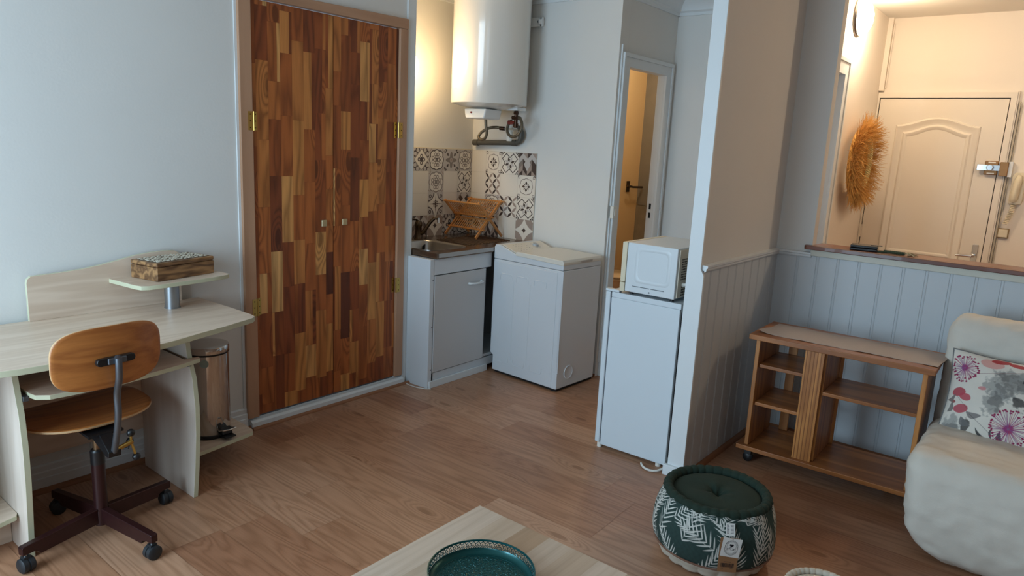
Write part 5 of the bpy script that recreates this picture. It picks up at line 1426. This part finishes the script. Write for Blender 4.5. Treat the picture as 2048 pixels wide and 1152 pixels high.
# kraft sleeve card
K = tagframe(az, .2385, .135, .0)
m = MB(); m.X = K; m.box(-.034, .034, -.070, .065, -.0008, .0008); kc = m.build('kraft_tag', KR, pt_)
kc['label'] = 'brown kraft card tag with a barcode'
m = MB(); m.X = K; rb = random.Random(2); x_ = -.024
while x_ < .022:
    w_ = rb.choice((.0006, .0012, .0018)); m.box(x_, x_+w_, -.050, -.034, .0009, .0011); x_ += w_+rb.choice((.0007, .0012))
for (a_, b_, c_, d_) in ((-.014, .012, -.030, -.0285), (-.024, -.014, -.0555, -.054), (.010, .020, -.0555, -.054), (-.024, -.010, .010, .0115)): m.box(a_, b_, c_, d_, .0009, .0011)
m.build('barcode_print', INK, kc)
# white square tag
K2 = tagframe(az+.02, .2435, .165, -.02, -.10)
m = MB(); m.X = K2; m.box(-.034, .034, -.037, .037, -.0006, .0006); wc = m.build('white_tag', WH, pt_)
wc['label'] = 'white card tag with an oval emblem'
def emblem():
    m = MB(); m.X = K2
    def stad(rx, ry, w_, n=48):
        pts = []
        for i in range(n):
            a_ = 2*PI*i/n; pts.append((rx*math.cos(a_), (ry-rx)*(1 if math.sin(a_) > 0 else -1)+rx*math.sin(a_), .0009))
        m.tube(pts, w_, 4, True)
    stad(.0225, .029, .00055); stad(.0165, .0225, .0003)
    for sgn in (1, -1):
        for i in range(17):
            a_ = math.radians(20+140*i/16)*sgn; cx_, cy_ = .0195*math.cos(a_), .0065*sgn+.0195*math.sin(a_); m.box(cx_-.0008, cx_+.0008, cy_-.0008, cy_+.0008, .0007, .0009)
    # small emblem: two rounded blots meeting in a point
    m.cyl((-.0035, .011, .0007), (-.0035, .011, .001), .0038, n=14).cyl((.0035, .011, .0007), (.0035, .011, .001), .0038, n=14)
    m.prism([(-.007, .0095), (.007, .0095), (.0005, .0015), (-.0005, .0015)], 'z', .0007, .001)
    m.box(-.006, -.001, .0005, .0025, .0007, .001)
    return m
emblem().build('emblem_print', INK, wc)
text('STOF', .0125, K2 @ Matrix.Translation((0, -.0065, .0007)), INK, wc, 'tag_lettering')
m = MB(); m.X = K2; m.cyl((0, .033, .0006), (0, .033, .0009), .0015, n=10); m.build('tag_hole', INK, wc)
# sewn care label
K3 = tagframe(az, .2255, .228, .42)
m = MB(); m.X = K3; m.box(-.0165, .0165, -.024, .020, -.0005, .0008); cl3 = m.build('care_label', WH, pt_)
m = MB(); m.X = K3
for i in range(7):
    m.box(-.013, -.006+(.002 if i % 2 else 0), .012-.0045*i, .0142-.0045*i, .0009, .001); m.box(.001+(.001*(i % 3)), .012, .012-.0045*i, .0135-.0045*i, .0009, .001)
m.build('care_print', mat('grey_ink', srgb(90, 92, 96), .7), cl3)
# second pouf, cream top, at the lower edge
sp = pouf(2.79, 1.985, 'small cream topped palm leaf pouf cut off by the lower picture edge', CREAM, 77, Hh=.272)
sp.scale = (.6, .6, .6)

# ================================================================== COFFEE TABLE AND TRAY
ZC = .42
t = empty('coffee_table', (2.35, .85, 0), 'pale oak-look coffee table in the lower foreground carrying the green tray', 'coffee table')
mb = MB(); seeds = []; tints = []; random.seed(12)
xs = [1.919, 2.015, 2.103, 2.19, 2.27, 2.36, 2.45, 2.54, 2.63, 2.719]
tl = [.2, .55, .9, .35, .6, .15, .8, .4, .6]
for k in range(len(xs)-1):
    y = 1.253
    mb.add([(xs[k], .30, ZC), (xs[k+1], .30, ZC), (xs[k+1], y, ZC), (xs[k], y, ZC)], [(0, 1, 2, 3)]); seeds.append(k*.37); tints.append(tl[k])
mb.box(1.919, 2.719, .30, 1.253, ZC-.035, ZC-.0005); seeds += [.4]*6; tints += [.1]*6
o = mb.build('table_top', TABLE, t, smooth=0); faceattr(o, 'seed', seeds); faceattr(o, 'tint', tints)
for (a_, b_) in ((1.93, 1.20), (2.66, 1.20), (1.93, .31), (2.66, .31)):
    m = MB(); m.box(a_, a_+.045, b_, b_+.045, 0, ZC-.035); m.build('leg', BIRCHV, t, bevel=.003)
TEAL = mat('teal_enamel_metal', srgb(8, 82, 84), .22, .55, coat=.5)
TEALD = None
def tealfloor():
    m, nt, b = newmat('teal_embossed_floor'); N = nt.nodes.new; L = nt.links.new
    b.inputs['Base Color'].default_value = srgb(8, 72, 72); b.inputs['Metallic'].default_value = .5; b.inputs['Roughness'].default_value = .3
    return m
TEALF = tealfloor()
tc_ = (2.185, .955); Rt = .138; zb = ZC+.001
t = empty('round_tray', (tc_[0], tc_[1], ZC), 'round teal metal tray with pierced rim and embossed floral floor on the coffee table', 'tray')
m = MB(); m.lathe([(.0001, 0), (Rt-.016, 0), (Rt-.006, .003), (Rt-.001, .012), (Rt-.0025, .013), (Rt-.008, .005), (Rt-.018, .002), (.0001, .002)], (tc_[0], tc_[1], zb), 96); m.build('tray_floor', TEALF, t)
m = MB(); m.lathe([(Rt-.001, .012), (Rt+.0, .014), (Rt-.002, .0155), (Rt-.003, .013), (Rt-.001, .012)], (tc_[0], tc_[1], zb), 96, cap=False); m.build('rim_foot', TEAL, t)
m = MB(); m.lathe([(Rt+.0005, .033), (Rt+.0028, .0345), (Rt+.0022, .0385), (Rt-.0005, .0385), (Rt-.0015, .034), (Rt+.0005, .033)], (tc_[0], tc_[1], zb), 96, cap=False); m.build('rim_top', TEAL, t)
m = MB(); NP = 66
def rimp(a_, z_): return (tc_[0]+Rt*math.cos(a_), tc_[1]+Rt*math.sin(a_), zb+z_)
for i in range(NP):
    a0 = 2*PI*i/NP; da = 2*PI/NP
    m.tube([rimp(a0-.45*da, .0335), rimp(a0-.1*da, .030), rimp(a0+.25*da, .026), rimp(a0+.2*da, .021), rimp(a0-.15*da, .021), rimp(a0-.25*da, .025)], .0011, 5)
    m.tube([rimp(a0+.25*da, .014), rimp(a0+.05*da, .018), rimp(a0-.2*da, .017), rimp(a0-.45*da, .014)], .0011, 5)
    m.tube([rimp(a0+.25*da, .026), rimp(a0+.5*da, .030), rimp(a0+.6*da, .0335)], .0011, 5)
    m.tube([rimp(a0+.2*da, .021), rimp(a0+.5*da, .018), rimp(a0+.75*da, .021)], .0010, 5)
m.build('pierced_band', TEAL, t)
m = MB(); random.seed(8)
for ring_, (rad_, cnt) in enumerate(((.0, 1), (.027, 7), (.052, 13), (.077, 19), (.101, 25))):
    for i in range(cnt):
        a_ = 2*PI*i/cnt+ring_*.4; cx_, cy_ = tc_[0]+rad_*math.cos(a_), tc_[1]+rad_*math.sin(a_)
        rr_ = .0095; k0 = random.random()*6
        pts = [(cx_+rr_*(1+.28*math.cos(6*b_))*math.cos(b_+k0), cy_+rr_*(1+.28*math.cos(6*b_))*math.sin(b_+k0), zb+.0022) for b_ in [2*PI*q/36 for q in range(36)]]
        m.tube(pts, .0008, 4, True)
        m.tube([(cx_+.0035*math.cos(b_), cy_+.0035*math.sin(b_), zb+.0022) for b_ in [2*PI*q/10 for q in range(10)]], .0007, 4, True)
        for s_ in (0, 1):
            a2 = random.random()*6.3; q0_ = Vector((cx_+.0115*math.cos(a2), cy_+.0115*math.sin(a2), zb+.0022))
            pts = [tuple(q0_+Vector((.0011*q*math.cos(a2+q*.35), .0011*q*math.sin(a2+q*.35), 0))) for q in range(10)]
            if max(math.hypot(p[0]-tc_[0], p[1]-tc_[1]) for p in pts) < Rt-.018: m.tube(pts, .0007, 4)
m.tube([(tc_[0]+(Rt-.02)*math.cos(2*PI*i/96), tc_[1]+(Rt-.02)*math.sin(2*PI*i/96), zb+.0022) for i in range(96)], .0009, 4, True)
m.build('embossed_flowers', TEAL, t)
